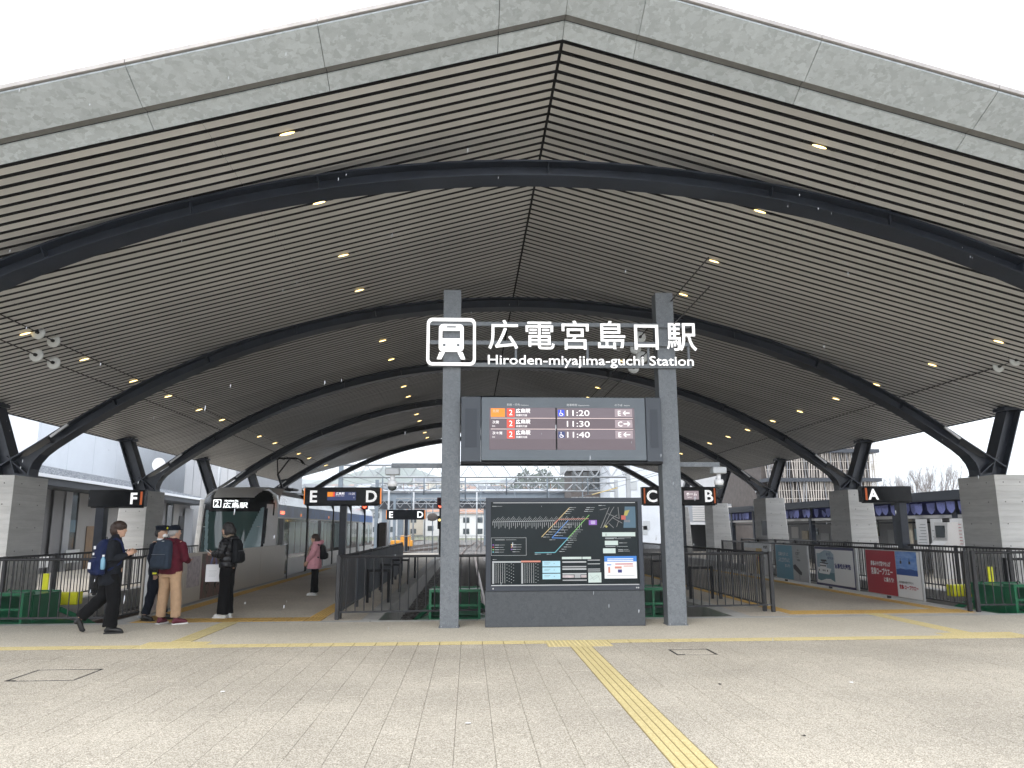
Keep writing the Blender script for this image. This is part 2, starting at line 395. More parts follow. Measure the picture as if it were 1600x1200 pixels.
def text(s, size, loc, rot, m, parent, name='lettering', ext=.002, align='LEFT', bold=0, width=None, sy=1.0, **kw):
    cu = bpy.data.curves.new(name, 'FONT'); cu.body = s; cu.size = size; cu.extrude = ext; cu.align_x = align; cu.offset = bold; cu.resolution_u = 3
    o = bpy.data.objects.new('tmp', cu); C.objects.link(o); bpy.context.view_layer.update()
    me = evald(o); bpy.data.objects.remove(o); bpy.data.curves.remove(cu)
    me.name = name; me.materials.clear(); me.materials.append(MT[m])
    co = np.empty(len(me.vertices)*3); me.vertices.foreach_get('co', co); co = co.reshape(-1, 3)
    if len(co) and width:
        a, b = co[:, 0].min(), co[:, 0].max(); co[:, 0] = (co[:, 0]-(a if align == 'LEFT' else (a+b)/2))*width/(b-a)
    if len(co): co[:, 1] *= sy
    me.vertices.foreach_set('co', co.ravel()); me.update()
    return link(name, me, parent, loc, rot, **kw)
FRONT = (R(90), 0, 0)         # faces -Y, towards the plaza
def voxel(mb, size, it=3):
    """weld overlapping volumes into one continuous surface"""
    me = mb.mesh('tmp', 'skin'); o = bpy.data.objects.new('tmp', me); C.objects.link(o)
    a = o.modifiers.new('r', 'REMESH'); a.mode = 'VOXEL'; a.voxel_size = size; a.use_smooth_shade = True
    if it: b = o.modifiers.new('s', 'SMOOTH'); b.iterations = it; b.factor = .5
    r = evald(o); bpy.data.objects.remove(o); bpy.data.meshes.remove(me); return r
def setmat(me, *ms):
    me.materials.clear()
    for m in ms: me.materials.append(MT[m])
    return me
def atX(px, py, x):
    d = _f + _r2*((px-800)/1200.0) + _u2*((600-py)/1200.0)
    return EYE + d*(x/d.x)
# ================================================================== ground, pits, platforms
PE = 14.3                                    # front edge of the track pits
g = MB(); g.quad((-3000, -200, -.62), (3000, -200, -.62), (3000, 5000, -.62), (-3000, 5000, -.62))
struct(g.build('ground', 'far_ground'))
pl = MB()
pl.quad((-13.0, 2.85, -.03), (15.2, 2.85, -.03), (15.2, 11.55, -.03), (-13.0, 11.55, -.03))
plaza = struct(pl.build('plaza', 'joint'))
o_ = MB(); o_.box(-60, -40, -.3, 60, 2.847, 0); o_.box(-60, 2.85, -.3, -13.0, PE-.3, 0); o_.box(15.2, 2.85, -.3, 60, PE-.3, 0)
struct(o_.build('plaza_surround', 'paver'))
f_ = MB(); f_.box(-12.99, 11.555, -.3, 15.19, PE-.22, -.002)
struct(f_.build('forecourt_paving', 'resin'))
k_ = MB()
for i in range(15): k_.cbox(-13+i*1.88, PE-.217, -.3, -13+(i+1)*1.88-.006, PE, .0, .006)
struct(k_.build('pit_coping', 'concrete_plain'))
# paving slabs, 0.3 x 0.6, joints open, slabs a hair uneven; holes for strips and covers
HOLES = [(1.4, 2.85, 1.7, 11.25), (-5.0, 9.0, -4.25, 9.72), (2.66, 10.12, 3.2, 10.62), (1.1, 11.25-.3, 2.0, 11.25)]
def cut(rs, h):
    out = []
    for (a, b, c, d) in rs:
        A, B, C_, D = max(a, h[0]), max(b, h[1]), min(c, h[2]), min(d, h[3])
        if A >= C_-1e-4 or B >= D-1e-4: out.append((a, b, c, d)); continue
        if a < A-.01: out.append((a, b, A, d))
        if C_ < c-.01: out.append((C_, b, c, d))
        if b < B-.01: out.append((A, b, C_, B))
        if D < d-.01: out.append((A, D, C_, d))
    return out
slabs = []
for i in range(-48, 46):
    x0 = 1.4+.3*i; y = 11.25 - (.3 if i % 2 else 0)
    if i % 2: slabs += [(x0, y, x0+.3, 11.25)]
    while y > 2.86:
        slabs.append((x0, max(y-.6, 2.85), x0+.3, y)); y -= .6
for h in HOLES: slabs = cut(slabs, h)
slabs = [s for s in slabs if s[0] > -13.01 and s[2] < 15.21]
def slab(mb, w, l, x=0, y=0, z=0):
    j = .0008; c = .0025; vs = []
    for zz, q in ((-.04, j), (-.004, j), (0, j+c)):
        vs += [(x+q, y+q, z+zz), (x+w-q, y+q, z+zz), (x+w-q, y+l-q, z+zz), (x+q, y+l-q, z+zz)]
    fs = [(8, 9, 10, 11)]+[(a*4+i, a*4+(i+1) % 4, a*4+4+(i+1) % 4, a*4+4+i) for a in (0, 1) for i in range(4)]
    mb.add(vs, fs)
def key(s):
    cx, cy = (s[0]+s[2])/2, (s[1]+s[3])/2
    vis = abs(cx/cy-.056) < .66 and cy > 4.0
    return (0 if vis else 1, cy-.001*(s[2]-s[0]))
slabs.sort(key=key)
cache = {}
for s in slabs[:300]:
    w_, l_ = round(s[2]-s[0], 3), round(s[3]-s[1], 3)
    if (w_, l_) not in cache: m_ = MB(); slab(m_, w_, l_); cache[w_, l_] = m_.mesh('paver', 'paver')
    link('paver', cache[w_, l_], plaza, (s[0], s[1], random.uniform(-.0016, .0006)), (random.uniform(-.0008, .0008), random.uniform(-.001, .001), 0))
m_ = MB()
for s in slabs[300:]: slab(m_, s[2]-s[0], s[3]-s[1], s[0], s[1], random.uniform(-.0016, .0006))
m_.build('pavers_beyond', 'paver', plaza, kind='stuff')
# tactile tiles
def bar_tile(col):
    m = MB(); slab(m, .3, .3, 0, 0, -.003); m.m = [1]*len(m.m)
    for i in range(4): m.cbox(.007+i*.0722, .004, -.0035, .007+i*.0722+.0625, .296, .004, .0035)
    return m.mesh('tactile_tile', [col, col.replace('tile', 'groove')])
def dot_tile(col):
    m = MB(); slab(m, .3, .3)
    for i in range(5):
        for j in range(5): m.tube([(.03+i*.06, .03+j*.06, -.001), (.03+i*.06, .03+j*.06, .005)], [.014, .009], 6, smooth=False)
    return m.mesh('tactile_tile', col)
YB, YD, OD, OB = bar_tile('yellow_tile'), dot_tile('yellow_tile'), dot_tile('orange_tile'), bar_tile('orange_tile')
def strip(name, cells, label=None):
    m = MB(); xs = [c[0] for c in cells]; ys = [c[1] for c in cells]
    o = bpy.data.objects.new(name, None); C.objects.link(o); o['kind'] = 'structure'
    for x, y, me, rot in cells: link('tactile_tile', me, o, (x+(.3 if rot else 0), y, .0015), (0, 0, R(90) if rot else 0))
    return o
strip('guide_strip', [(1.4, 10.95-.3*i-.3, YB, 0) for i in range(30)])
cells = []
for i in range(-44, 45):
    x = 1.4+.3*i
    pad = (1.0 < x < 1.9) or (-4.75 < x < -3.75) or (6.9 < x < 8.0)
    cells.append((x, 11.25, YD if pad else YB, 0 if pad else 1))
cells += [(1.1+.3*i, 10.95, YD, 0) for i in range(3)]
pad2 = [(-4.6+.3*i, 11.55, YD, 0) for i in range(3)]+[(7.1+.3*i, 11.55, YD, 0) for i in range(4)]
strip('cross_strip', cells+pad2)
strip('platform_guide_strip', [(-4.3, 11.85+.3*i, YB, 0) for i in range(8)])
strip('platform_guide_strip', [(7.4, 11.85+.3*i, YD, 0) for i in range(9)])
cells = []
for i in range(11):
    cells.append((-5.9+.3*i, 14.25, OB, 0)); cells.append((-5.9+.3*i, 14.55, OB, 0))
for i in range(60):
    cells.append((-5.92, 14.85+.3*i, OD, 0))
    if i < 10: cells.append((-2.92, 14.85+.3*i, OD, 0))
strip('platform_warning_strip', cells)
cells = []
for i in range(12):
    cells.append((6.0+.3*i, 14.55, OD, 0)); cells.append((6.0+.3*i, 14.85, OD, 0))
for i in range(50):
    cells.append((9.1, 15.15+.3*i, OD, 0)); cells.append((5.95, 15.15+.3*i, OD, 0))
strip('platform_warning_strip', cells)
# platforms (tops), kerbs
def platform(name, x0, x1, y0, y1, k0=True, k1=True):
    m = MB(); m.box(x0+(.32 if k0 else 0), y0, -.62, x1-(.32 if k1 else 0), y1, -.003)
    o = struct(m.build(name, 'platform'))
    for on, xa in ((k0, x0), (k1, x1-.316)):
        if on:
            m = MB(); y = y0
            while y < y1: m.cbox(xa, y, -.62, xa+.316, min(y+2.0, y1)-.008, .0, .008); y += 2.0
            m.build('platform_kerb', 'concrete_plain', o)
platform('platform_left', -6.3, -1.6, PE+.002, 52)
platform('platform_right', 4.85, 9.85, PE+.002, 50)
platform('platform_outer_left', -16, -9.2, PE+.002, 52, False, True)
platform('platform_outer_right', 11.95, 30, PE+.002, 52, True, False)
# pit floors with ballast relief
def ballast(name, x0, x1, y0, y1, step, amp, z=-.50):
    nx, ny = max(2, int((x1-x0)/step)), max(2, int((y1-y0)/step)); rng = np.random.default_rng(int(abs(x0*10+y0)))
    X_, Y_ = np.meshgrid(np.linspace(x0, x1, nx), np.linspace(y0, y1, ny)); Z_ = z+rng.uniform(-amp, amp, X_.shape)
    vs = np.stack([X_.ravel(), Y_.ravel(), Z_.ravel()], 1).tolist()
    fs = [(j*nx+i, j*nx+i+1, (j+1)*nx+i+1, (j+1)*nx+i) for j in range(ny-1) for i in range(nx-1)]
    me = bpy.data.meshes.new(name); me.from_pydata(vs, [], fs); me.materials.append(MT['ballast']); me.update()
    return stuff(link(name, me), 'grey crushed stone ballast '+name.replace('_', ' '), 'ballast')
for nm, a, b in (('ballast_in_left_pit', -9.2, -6.3), ('ballast_in_middle_pit', -1.6, 4.85), ('ballast_in_right_pit', 9.85, 11.95)):
    ballast(nm, a, b, PE+.01, 30, .07, .022); ballast(nm.replace('_in_', '_farther_in_'), a, b, 30, 52, .2, .03)
ballast('ballast_of_yard', -30, 30, 52, 140, .8, .05, -.5)
slp = MB(); slp.cbox(-1.1, -.12, -.56, 1.1, .12, -.46, .015); SLP = slp.mesh('sleeper', 'sleeper')
def track(pts, n, w='rail', y0=15.0):
    """rails along a polyline of (x, y); n sleepers from y0"""
    o = bpy.data.objects.new('track', None); C.objects.link(o); o['kind'] = 'structure'
    for s in (-.535, .535):
        m = MB()
        for (xa, ya), (xb, yb) in zip(pts[:-1], pts[1:]):
            m.beam((xa+s, ya, -.375), (xb+s, yb, -.375), .065, .045); m.beam((xa+s, ya, -.43), (xb+s, yb, -.43), .02, .07); m.beam((xa+s, ya, -.465), (xb+s, yb, -.465), .12, .015)
        m.build('rail', 'rail', o)
    for i in range(n):
        y = y0+.62*i
        x = np.interp(y, [p[1] for p in pts], [p[0] for p in pts])
        link('sleeper', SLP, o, (float(x), y, 0))
    return o
track([(-7.65, 16.5), (-7.65, 60), (-6.2, 85), (-2, 130)], 20, y0=16.6)
track([(-.1, 16.0), (-.1, 58), (.3, 80), (2, 130)], 70)
track([(3.35, 16.0), (3.35, 58), (2.6, 80), (2, 130)], 60)
track([(10.9, 16.0), (10.9, 58), (8, 90), (3, 130)], 30)
track([(-7.65, 60), (-4.5, 75), (-.1, 95)], 0); track([(-14, 62), (-12, 100), (-8, 140)], 0)
# manhole covers
def cover(x0, y0, x1, y1, label):
    t = thing('manhole_cover', label, 'manhole cover', ((x0+x1)/2, (y0+y1)/2, 0)); w, l = (x1-x0)/2, (y1-y0)/2
    m = MB(); e = .03
    for a in ((-w, -l, w, -l+e+.02), (-w, l-e-.02, w, l), (-w, -l+e+.021, -w+e, l-e-.021), (w-e, -l+e+.021, w, l-e-.021)): m.box(a[0], a[1], -.03, a[2], a[3], -.004)
    m.build('frame', 'black', t)
    m = MB(); slab(m, 2*(w-e)-.01, 2*(l-e-.02)-.01, -w+e+.005, -l+e+.025, -.001); m.build('infill', 'paver', t)
    for a in ((-w+.03, -l+.02), (w-.11, l-.05)): m = MB(); m.box(a[0], a[1], -.003, a[0]+.08, a[1]+.03, .001); m.build('lift_slot', 'black', t)
cover(-5.0, 9.0, -4.25, 9.72, 'large square dark framed paving cover at the left of the plaza')
cover(2.66, 10.12, 3.2, 10.62, 'smaller dark framed paving cover right of the yellow diagonal strip')
# litter
for i, (x, y, m, lb) in enumerate([(-2.44, 8.24, 'litter_white', 'scrap of white paper lying on the plaza left of centre'), (0, 6.81, 'litter_white', 'scrap of white paper nearest the yellow guide strip'), (3.99, 8.23, 'litter_white', 'scrap of white paper on the right of the plaza'), (2.6, 8.24, 'black', 'small dark leaf just right of the yellow guide strip'), (2.61, 6.24, 'black', 'small dark leaf nearest the camera on the plaza')]):
    b = MB(); s = .028 if i < 3 else .022
    pts = [(x+s*math.cos(a)*random.uniform(.6, 1.1), y+s*math.sin(a)*random.uniform(.6, 1.1), .004+random.uniform(0, .006)) for a in np.linspace(0, 5.6, 8)]
    b.poly(pts, (0, 0, .0015)); tag(b.build('paper_scrap' if i < 3 else 'leaf', m), lb, 'litter' if i < 3 else 'leaf')

# ================================================================== canopy
RX, RZ, K, HW = 1.17, 7.8, .28, 12.25
ang = math.atan(K)
def cz(x): return RZ-K*abs(x-RX)
canopy = thing('canopy_roof', 'huge gabled station canopy roof with slatted underside', 'canopy roof', (RX, 8.9, RZ))
SY0, SP = 8.96, .2215
def slat_mesh(side, name='slat'):
    m = MB(); e = [0.022, 4.496, 4.504, 8.796, 8.804, HW]
    for a, b in ((e[0], e[1]), (e[2], e[3]), (e[4], e[5])):
        xa, xb = side*a, side*b; za, zb = -K*a, -K*b
        pr = [(0, .002), (.003, 0), (.126, 0), (.128, -.004), (.132, -.004), (.134, .012), (0, .012)]
        vs = [(xa, y, za+z) for y, z in pr]+[(xb, y, zb+z) for y, z in pr]; n = len(pr)
        m.add(vs, [tuple(range(n)), tuple(reversed(range(n, 2*n)))]+[(i, (i+1) % n, n+(i+1) % n, n+i) for i in range(n)])
        m.m[-1] = 1  # front edge painted black so the gaps between slats still look dark
    return m
NS = int((46.9-SY0)/SP)
for side in (-1, 1):
    me = slat_mesh(side).mesh('slat', ['slat', 'ceiling_black'])
    for i in range(150): link('slat', me, canopy, (0, SY0-8.9+i*SP, random.uniform(-.002, .002)))
    m = MB(); sm_ = slat_mesh(side)
    for i in range(150, NS): m.add([(v[0], v[1]+SY0-8.9+i*SP, v[2]) for v in sm_.v], sm_.f); m.m[-len(sm_.f):] = sm_.m
    m.build('slats_beyond', ['slat_far', 'ceiling_black'], canopy, kind='stuff')
Y1 = 46.95
bk = MB(); rs = MB(); et = MB()
for s in (-1, 1):
    for (m, dz, t, ya, yb, w) in ((bk, .12, .01, 8.88, Y1, HW), (rs, .33, .05, 8.06, Y1+.2, HW+.12)):
        pts = [(0, ya-8.9, dz), (s*w, ya-8.9, dz-K*w), (s*w, ya-8.9, dz+t-K*w), (0, ya-8.9, dz+t)]
        m.poly(pts, (0, yb-ya, 0))
    x = s*(HW+.012); x2 = s*(HW+.06)
    et.poly([(x, 8.1-8.9, -K*HW-.01), (x2, 8.1-8.9, -K*HW-.02), (x2, 8.1-8.9, .32-K*HW), (x, 8.1-8.9, .32-K*HW)], (0, Y1-8.1, 0))
    for yy in (8.885, Y1): et.poly([(0, yy-8.9, .01), (s*HW, yy-8.9, .01-K*HW), (s*HW, yy-8.9, .32-K*HW), (0, yy-8.9, .32)], (0, .012, 0))
bk.build('ceiling_backing', 'ceiling_black', canopy); rs.build('roof_sheet', 'fascia_strip', canopy); et.build('eave_trim', 'steel_dark', canopy)
js = [0]+[-a for a in (.84, 2.94, 5.04, 7.14, 9.24, 11.34, HW+.1)]
js2 = [0]+[.91, 2.98, 5.09, 7.19, 9.29, 11.39, HW+.1]
def fpanel(a, b, prof, t, name, m):
    if a > b: a, b = b, a
    g_ = .004 if abs(a) > .01 else .002; xa, xb = a+g_, b-g_
    mb = MB(); vs = []
    for x in (xa, xb):
        for y, z in prof: vs.append((x, y-8.9, z-K*abs(x)))
        for y, z in reversed(prof): vs.append((x, y-8.9, z+t-K*abs(x)))
    n = 2*len(prof); mb.add(vs, [tuple(range(n)), tuple(reversed(range(n, 2*n)))]+[(i, (i+1) % n, n+(i+1) % n, n+i) for i in range(n)])
    mb.build(name, m, canopy)
for J in (js, js2):
    for a, b in zip(J[:-1], J[1:]):
        fpanel(a, b, [(8.875, 0), (8.66, .095)], .02, 'soffit_panel', 'galv_fascia')
        fpanel(a, b, [(8.66, .125), (8.52, .125)], .012, 'fascia_strip', 'fascia_strip')
        fpanel(a, b, [(8.52, .10), (8.02, .305)], .02, 'fascia_panel', 'galv_fascia')
        fpanel(a, b, [(8.035, .335), (7.985, .335)], .05, 'fascia_cap', 'fascia_cap')
# arches
def zb(u): u = abs(u); return 6.80-.0258*u*u-.00004*u**4
def ribbon(m, pts, y0, y1, t, mi=0):
    """solid strip following pts (x, z), thickness t towards the left normal"""
    P_ = [Vector((p[0], 0, p[1])) for p in pts]; n = len(P_); out = []
    for i in range(n):
        d = (P_[min(i+1, n-1)]-P_[max(i-1, 0)]).normalized(); out.append(Vector((-d.z, 0, d.x)))
    vs = []
    for p, q in zip(P_, out):
        a, b = p, p+q*t
        vs += [(a.x, y0, a.z), (a.x, y1, a.z), (b.x, y1, b.z), (b.x, y0, b.z)]
    fs = [(0, 1, 2, 3), tuple((n-1)*4+i for i in (3, 2, 1, 0))]
    for i in range(n-1):
        for j in range(4): fs.append((i*4+j, i*4+(j+1) % 4, i*4+4+(j+1) % 4, i*4+4+j))
    m.add(vs, fs)
def off(pts, t):
    P_ = [Vector(p) for p in pts]; n = len(P_); r = []
    for i in range(n):
        d = (P_[min(i+1, n-1)]-P_[max(i-1, 0)]).normalized(); r.append((P_[i].x-d.y*t, P_[i].y+d.x*t))
    return r
us = list(np.linspace(-10.55, 10.55, 61)); bot = [(u, zb(u)) for u in us]
endr = [(10.75, zb(10.55)-.17), (10.88, zb(10.55)-.34), (10.94, zb(10.55)-.5), (10.95, 2.79)]
bot = [(-a, b) for a, b in reversed(endr)]+bot+endr
core = [(u, zb(u)) for u in us]
DEP = .25
m = MB(); ribbon(m, bot, -.2, .2, .028)
topc = off(core, DEP-.028); xa, za = topc[-1]; sl_ = (topc[-1][1]-topc[-4][1])/(topc[-1][0]-topc[-4][0])
ex = (11.62, za+sl_*(11.62-xa)); topc = [(-ex[0], ex[1])]+topc+[ex]
ribbon(m, topc, -.2, .2, .028)
ribbon(m, off(core, .028), -.012, .012, DEP-.056)
for s_ in (-1, 1):
    q = [(s_*abs(a), c) for a, c in endr]+[(s_*11.3, 2.9), (s_*11.5, ex[1]+.02)]+[(s_*10.55, topc[-2][1]), (s_*10.55, zb(10.55)+.02)]
    m.poly([(a, -.012, c) for a, c in q], (0, .024, 0))
for u in (-9.2, -7.2, 7.2, 9.2, -3.4, 3.4, 0):
    d = Vector((1, -2*.0262*u)).normalized(); nn = Vector((-d.y, d.x)); p = Vector((u, zb(u)))
    a, b = p+nn*.028, p+nn*(DEP-.03); m.beam((a.x, 0, a.y), (b.x, 0, b.y), .012, .34, up=(0, 1, 0))
RIB = m.mesh('rib', 'steel_dark')
def strut_mesh(s):
    m = MB(); a = Vector((11.42, 2.80)); b = Vector((12.02, RZ-K*12.02-.02)); d = (b-a).normalized(); nn = Vector((-d.y, d.x))
    for k, t in ((-.17, .026), (.145, .026)):
        p, q = a+nn*k, b+nn*k; pts = [(s*p.x, p.y), (s*q.x, q.y)]
        ribbon(m, pts if s > 0 else pts, -.2, .2, t*s)
    p, q = a+nn*-.14, b+nn*-.14; ribbon(m, [(s*p.x, p.y), (s*q.x, q.y)], -.014, .014, .285*s)
    m.box(*sorted((s*11.75, s*12.24))[:1], -.22, cz(RX+12.24)-.02, sorted((s*11.75, s*12.24))[1], .22, cz(RX+12.24)+.06)
    return m.mesh('strut', 'steel_dark')
def node_mesh(s):
    m = MB(); m.box(min(s*10.93, s*11.62), -.21, 2.77, max(s*10.93, s*11.62), .21, 2.80)
    m.poly([(s*10.95, -.015, 2.79), (s*11.6, -.015, 2.79), (s*11.66, -.015, 3.05), (s*11.3, -.015, 3.2), (s*10.9, -.015, 3.3)], (0, .03, 0))
    m.beam((s*11.0, 0, 2.82), (s*11.5, 0, 3.22), .022, .36, up=(0, 1, 0)); m.tube([(s*11.28, -.06, 2.99), (s*11.28, .06, 2.99)], .05, 10)
    return m.mesh('node', 'steel_dark')
def br_mesh(s):
    m = MB(); u = s*5.25; m.beam((u, -.12, zb(u)+.05), (u+s*.02, -.12, zb(u)+.62), .03, .05); m.beam((u, .12, zb(u)+.05), (u, .12, zb(u)+.62), .03, .05)
    m.box(u-.75, -.28, RZ-K*5.25-.03, u+.75, .28, RZ-K*5.25-.01) if False else None
    return m.mesh('bracket', 'steel_dark')
lp = MB(); lp.beam((-10.55, -.215, 3.65), (-10.2, -.215, 3.93), .05, .05); LP1 = lp.mesh('strip_lamp', 'alu')
lp = MB(); lp.beam((10.55, -.215, 3.65), (10.2, -.215, 3.93), .05, .05); LP2 = lp.mesh('strip_lamp', 'alu')
ST = {s: strut_mesh(s) for s in (-1, 1)}; ND = {s: node_mesh(s) for s in (-1, 1)}; BR = {s: br_mesh(s) for s in (-1, 1)}
AL = ['frontmost', 'second', 'third', 'fourth', 'fifth', 'rearmost']
AY = [10.9+7*i for i in range(6)]
for i, y in enumerate(AY):
    t = thing('steel_arch', '%s dark steel arch carrying the canopy, spanning all the platforms' % AL[i], 'arch', (RX, y, 0), 0, 'steel arches under the canopy')
    link('rib', RIB, t)
    for s in (-1, 1): link('strut', ST[s], t); link('node', ND[s], t); link('bracket', BR[s], t)
    if i: link('strip_lamp', LP1, t); link('strip_lamp', LP2, t)
    # slats cut back where the arch meets them: dark plates
# piers
def pier_mesh(s):
    m = MB(); xi, xo = 10.98, 11.78; ya, yb = -.65, .70; H = 2.77
    def ring(z, ins):
        t = 1-z/H; x1, x2 = xi+ins, xo+.17*t-ins; c = .05
        pts = [(x1, ya+ins), (x2-c, ya+ins), (x2, ya+ins+c), (x2, yb-ins), (x1, yb-ins)]
        return [(s*a, b, z) for a, b in pts]
    zs = []; z = 0
    while z < H-.02:
        zs += [(z, 0), (min(z+.128, H), 0)]
        if z+.128 < H-.03: zs += [(z+.130, .007), (z+.138, .007)]
        z += .14
    vs = []; fs = []; n = 5
    zs = [q for q in zs]
    for i, (z, ins) in enumerate(zs): vs += ring(z, ins+random.uniform(0, .0018))
    for i in range(len(zs)-1):
        for j in range(n): fs.append((i*n+j, i*n+(j+1) % n, (i+1)*n+(j+1) % n, (i+1)*n+j))
    fs += [tuple(range(n)), tuple((len(zs)-1)*n+j for j in range(n))]
    m.add(vs, fs)
    for zz in (.65, 1.15, 1.65, 2.15, 2.6):
        for xx in (.2, .6): m.tube([(s*(xi+xx), ya-.002, zz), (s*(xi+xx), ya+.02, zz)], .014, 8, 1)
        for yy in (-.35, .35): m.tube([(s*(xi-.002), yy, zz), (s*(xi+.02), yy, zz)], .014, 8, 1)
    return m.mesh('concrete_pier', ['concrete', 'hole'])
PM = {s: pier_mesh(s) for s in (-1, 1)}
for s, sn in ((-1, 'left'), (1, 'right')):
    for i, y in enumerate(AY):
        if i == 0: lb = 'board-marked concrete pier under the frontmost arch on the %s side' % sn
        else: lb = 'board-marked tapered concrete pier, %s from the plaza along the %s side' % (ORD[i-1] if i < 5 else 'last', sn)
        o = link('concrete_pier', PM[s], None, (RX, y, 0)); tag(o, lb, 'pier', 'concrete piers of the canopy')
        if i == 3 and s == 1:
            b = MB(); b.box(10.965, -.62, 1.25, 10.98, -.1, 1.85); b.build('notice', 'panel_dark', o)
# downlights in the gaps between slats
lens = MB(); lens.ball((0, 0, 0), .105, .022, .012, 12, 6); LN = lens.mesh('lens', 'warm_lens')
hs = MB(); hs.box(-.22, -.040, .004, .22, .040, .09); hs.box(.17, -.03, -.006, .23, .03, .003); HS = hs.mesh('housing', 'black')
rows = [(-2.45, 'inner left', 0, 16), (4.81, 'inner right', 0, 16), (-8.2, 'outer left', 0, 16), (10.45, 'outer right', 0, 16)]
for X_, nm, a, b in rows:
    for i in range(a, b):
        y = 9.5+7/3*i; k = round((y-SY0-.18)/SP); y = SY0+k*SP+.1807
        t = thing('canopy_light', 'warm downlight set between slats, number %s from the front in the %s row' % (ORD[i], nm), 'ceiling light', (X_, y, cz(X_)-.004), 0, 'downlights in the canopy ceiling')
        sg = 1 if X_ < RX else -1
        t.rotation_euler = (0, -sg*ang, 0)
        link('lens', LN, t, (0, 0, -.012)); link('housing', HS, t)
# ================================================================== overhead wires and insulators
dm = MB()
dm.tube([(0, -.02, 0), (0, -.012, 0), (0, .012, 0), (0, .03, 0)], [.06, .125, .125, .05], 16)
DISC = dm.mesh('insulator_disc', 'porcelain'); dm = MB(); dm.tube([(0, -.06, 0), (0, .07, 0)], .032, 8); CORE = dm.mesh('cap', 'wire')
def insulator(p, label):
    t = thing('insulator', label, 'insulator', p, 0, 'disc insulators on the overhead wires'); link('disc', DISC, t); link('cap', CORE, t)
def wire(pts, r, name, label, m='wire'):
    mb = MB(); mb.tube(pts, r, 5, caps=False); return tag(mb.build(name, m), label, 'wire')
for X_, pts, sd in ((-8.0, [(60, 520), (84, 533), (57, 555), (84, 567)], 'left track'), (3.6, [(1000, 527), (993, 545), (1003, 558), (990, 575)], 'middle track'), (11.3, [(1586, 530), (1558, 542), (1586, 563), (1560, 573)], 'right track')):
    P_ = [atX(a, b, X_) for a, b in pts]
    for q, (p, nm) in enumerate(zip(P_, ('upper wire, nearer the plaza', 'upper wire, farther in', 'lower wire, nearer the plaza', 'lower wire, farther in'))):
        insulator(p, 'round white insulator on the %s, %s' % (sd, nm))
    zu, zl = (P_[0].z+P_[1].z)/2, (P_[2].z+P_[3].z)/2
    for nm, z, zz in (('upper', (P_[0].z, P_[1].z), 5.1), ('lower', (P_[2].z, P_[3].z), 4.7)):
        i0 = 0 if nm == 'upper' else 2
        wire([(X_, AY[0], z[0]+.05), tuple(P_[i0]), tuple(P_[i0+1]), (X_, 24, z[1]-.02), (X_, 49, z[1]-.1), (X_*.8, 80, z[1])], .011, 'overhead_wire', '%s dark overhead wire above the %s' % (nm, sd))
    if X_ == 3.6: continue
    t = thing('wire_hanger', 'dark steel hanger dropping from the frontmost arch over the %s' % sd, 'hanger', (X_, AY[0], 0))
    m = MB(); ztop = zb(X_-RX)+.02; m.box(-.05, -.05, zl-.15, .05, .05, ztop) if ztop > zl else m.box(-.04, -.04, ztop, .04, .04, zu+.1); m.build('post', 'steel_dark', t)
    m = MB(); m.box(-.1, -.07, zu, .1, .07, zu+.1); m.build('clamp', 'steel_dark', t)
# ================================================================== station name sign, display and notice board
t = thing('station_sign', 'tall galvanised two-post sign with white illuminated railway station name', 'station sign', (1.58, 13.25, 0))
OX, OY = -1.58, -13.25
for xa, xb in ((-.47, -.16), (3.315, 3.635)):
    m = MB(); m.cbox(xa+OX, -.15, 0, xb+OX, .15, 5.75, .006); p = m.build('post', 'galv_post', t)
    m = MB(); m.box(xa+OX-.015, -.165, -.001, xb+OX+.015, .165, .012); m.build('base_plate', 'galv_post', p)
    m = MB()
    for bx in (xa+OX+.03, xb+OX-.03): m.tube([(bx, -.158, .012), (bx, -.158, .03)], .01, 6)
    m.build('anchor_bolts', 'alu_dull', p, kind='stuff')
for z in (5.12, 4.78, 4.39):
    m = MB(); m.box(-.72+OX, -.215, z-.035, 3.9+OX, -.155, z+.035) if z > 4.5 else m.box(-.72+OX, -.215, z-.04, 3.9+OX, -.155, z+.03); m.build('crossbar', 'galv_post', t)
for x in (.80, 2.06, 3.14, 3.86):
    m = MB(); m.box(x-.02+OX, -.20, 4.42, x+.02+OX, -.16, 4.75); m.build('hanger', 'galv_post', t)
# icon
def rrect(x0, z0, x1, z1, r, n=5):
    p = []
    for cx, cz_, a0 in ((x1-r, z1-r, 0), (x0+r, z1-r, 90), (x0+r, z0+r, 180), (x1-r, z0+r, 270)):
        for i in range(n+1): a = R(a0+90*i/n); p.append((cx+r*math.cos(a), cz_+r*math.sin(a)))
    return p
def framepoly(m, outer, inner, y0, y1, mi=0):
    n = len(outer); vs = [(x, y, z) for y in (y0, y1) for x, z in outer]+[(x, y, z) for y in (y0, y1) for x, z in inner]
    fs = []
    for i in range(n):
        j = (i+1) % n
        fs += [(i, j, 2*n+j, 2*n+i), (n+i, 3*n+i, 3*n+j, n+j), (i, n+i, n+j, j), (2*n+i, 2*n+j, 3*n+j, 3*n+i)]
    m.add(vs, fs, mi)
yl = -.30
m = MB(); framepoly(m, rrect(-.75+OX, 4.355, .10+OX, 5.195, .10), rrect(-.70+OX, 4.405, .05+OX, 5.145, .06), yl, yl+.05); m.build('icon_frame', 'white_lit', t)
m = MB(); cx = -.325+OX
body = rrect(cx-.215, 4.60, cx+.215, 5.085, .075)
win = [(min(max(x, cx-.155), cx+.155), min(max(z, 4.83), 4.975)) for x, z in body]
framepoly(m, body, win, yl, yl+.05)
m.build('icon_train', 'white_lit', t)
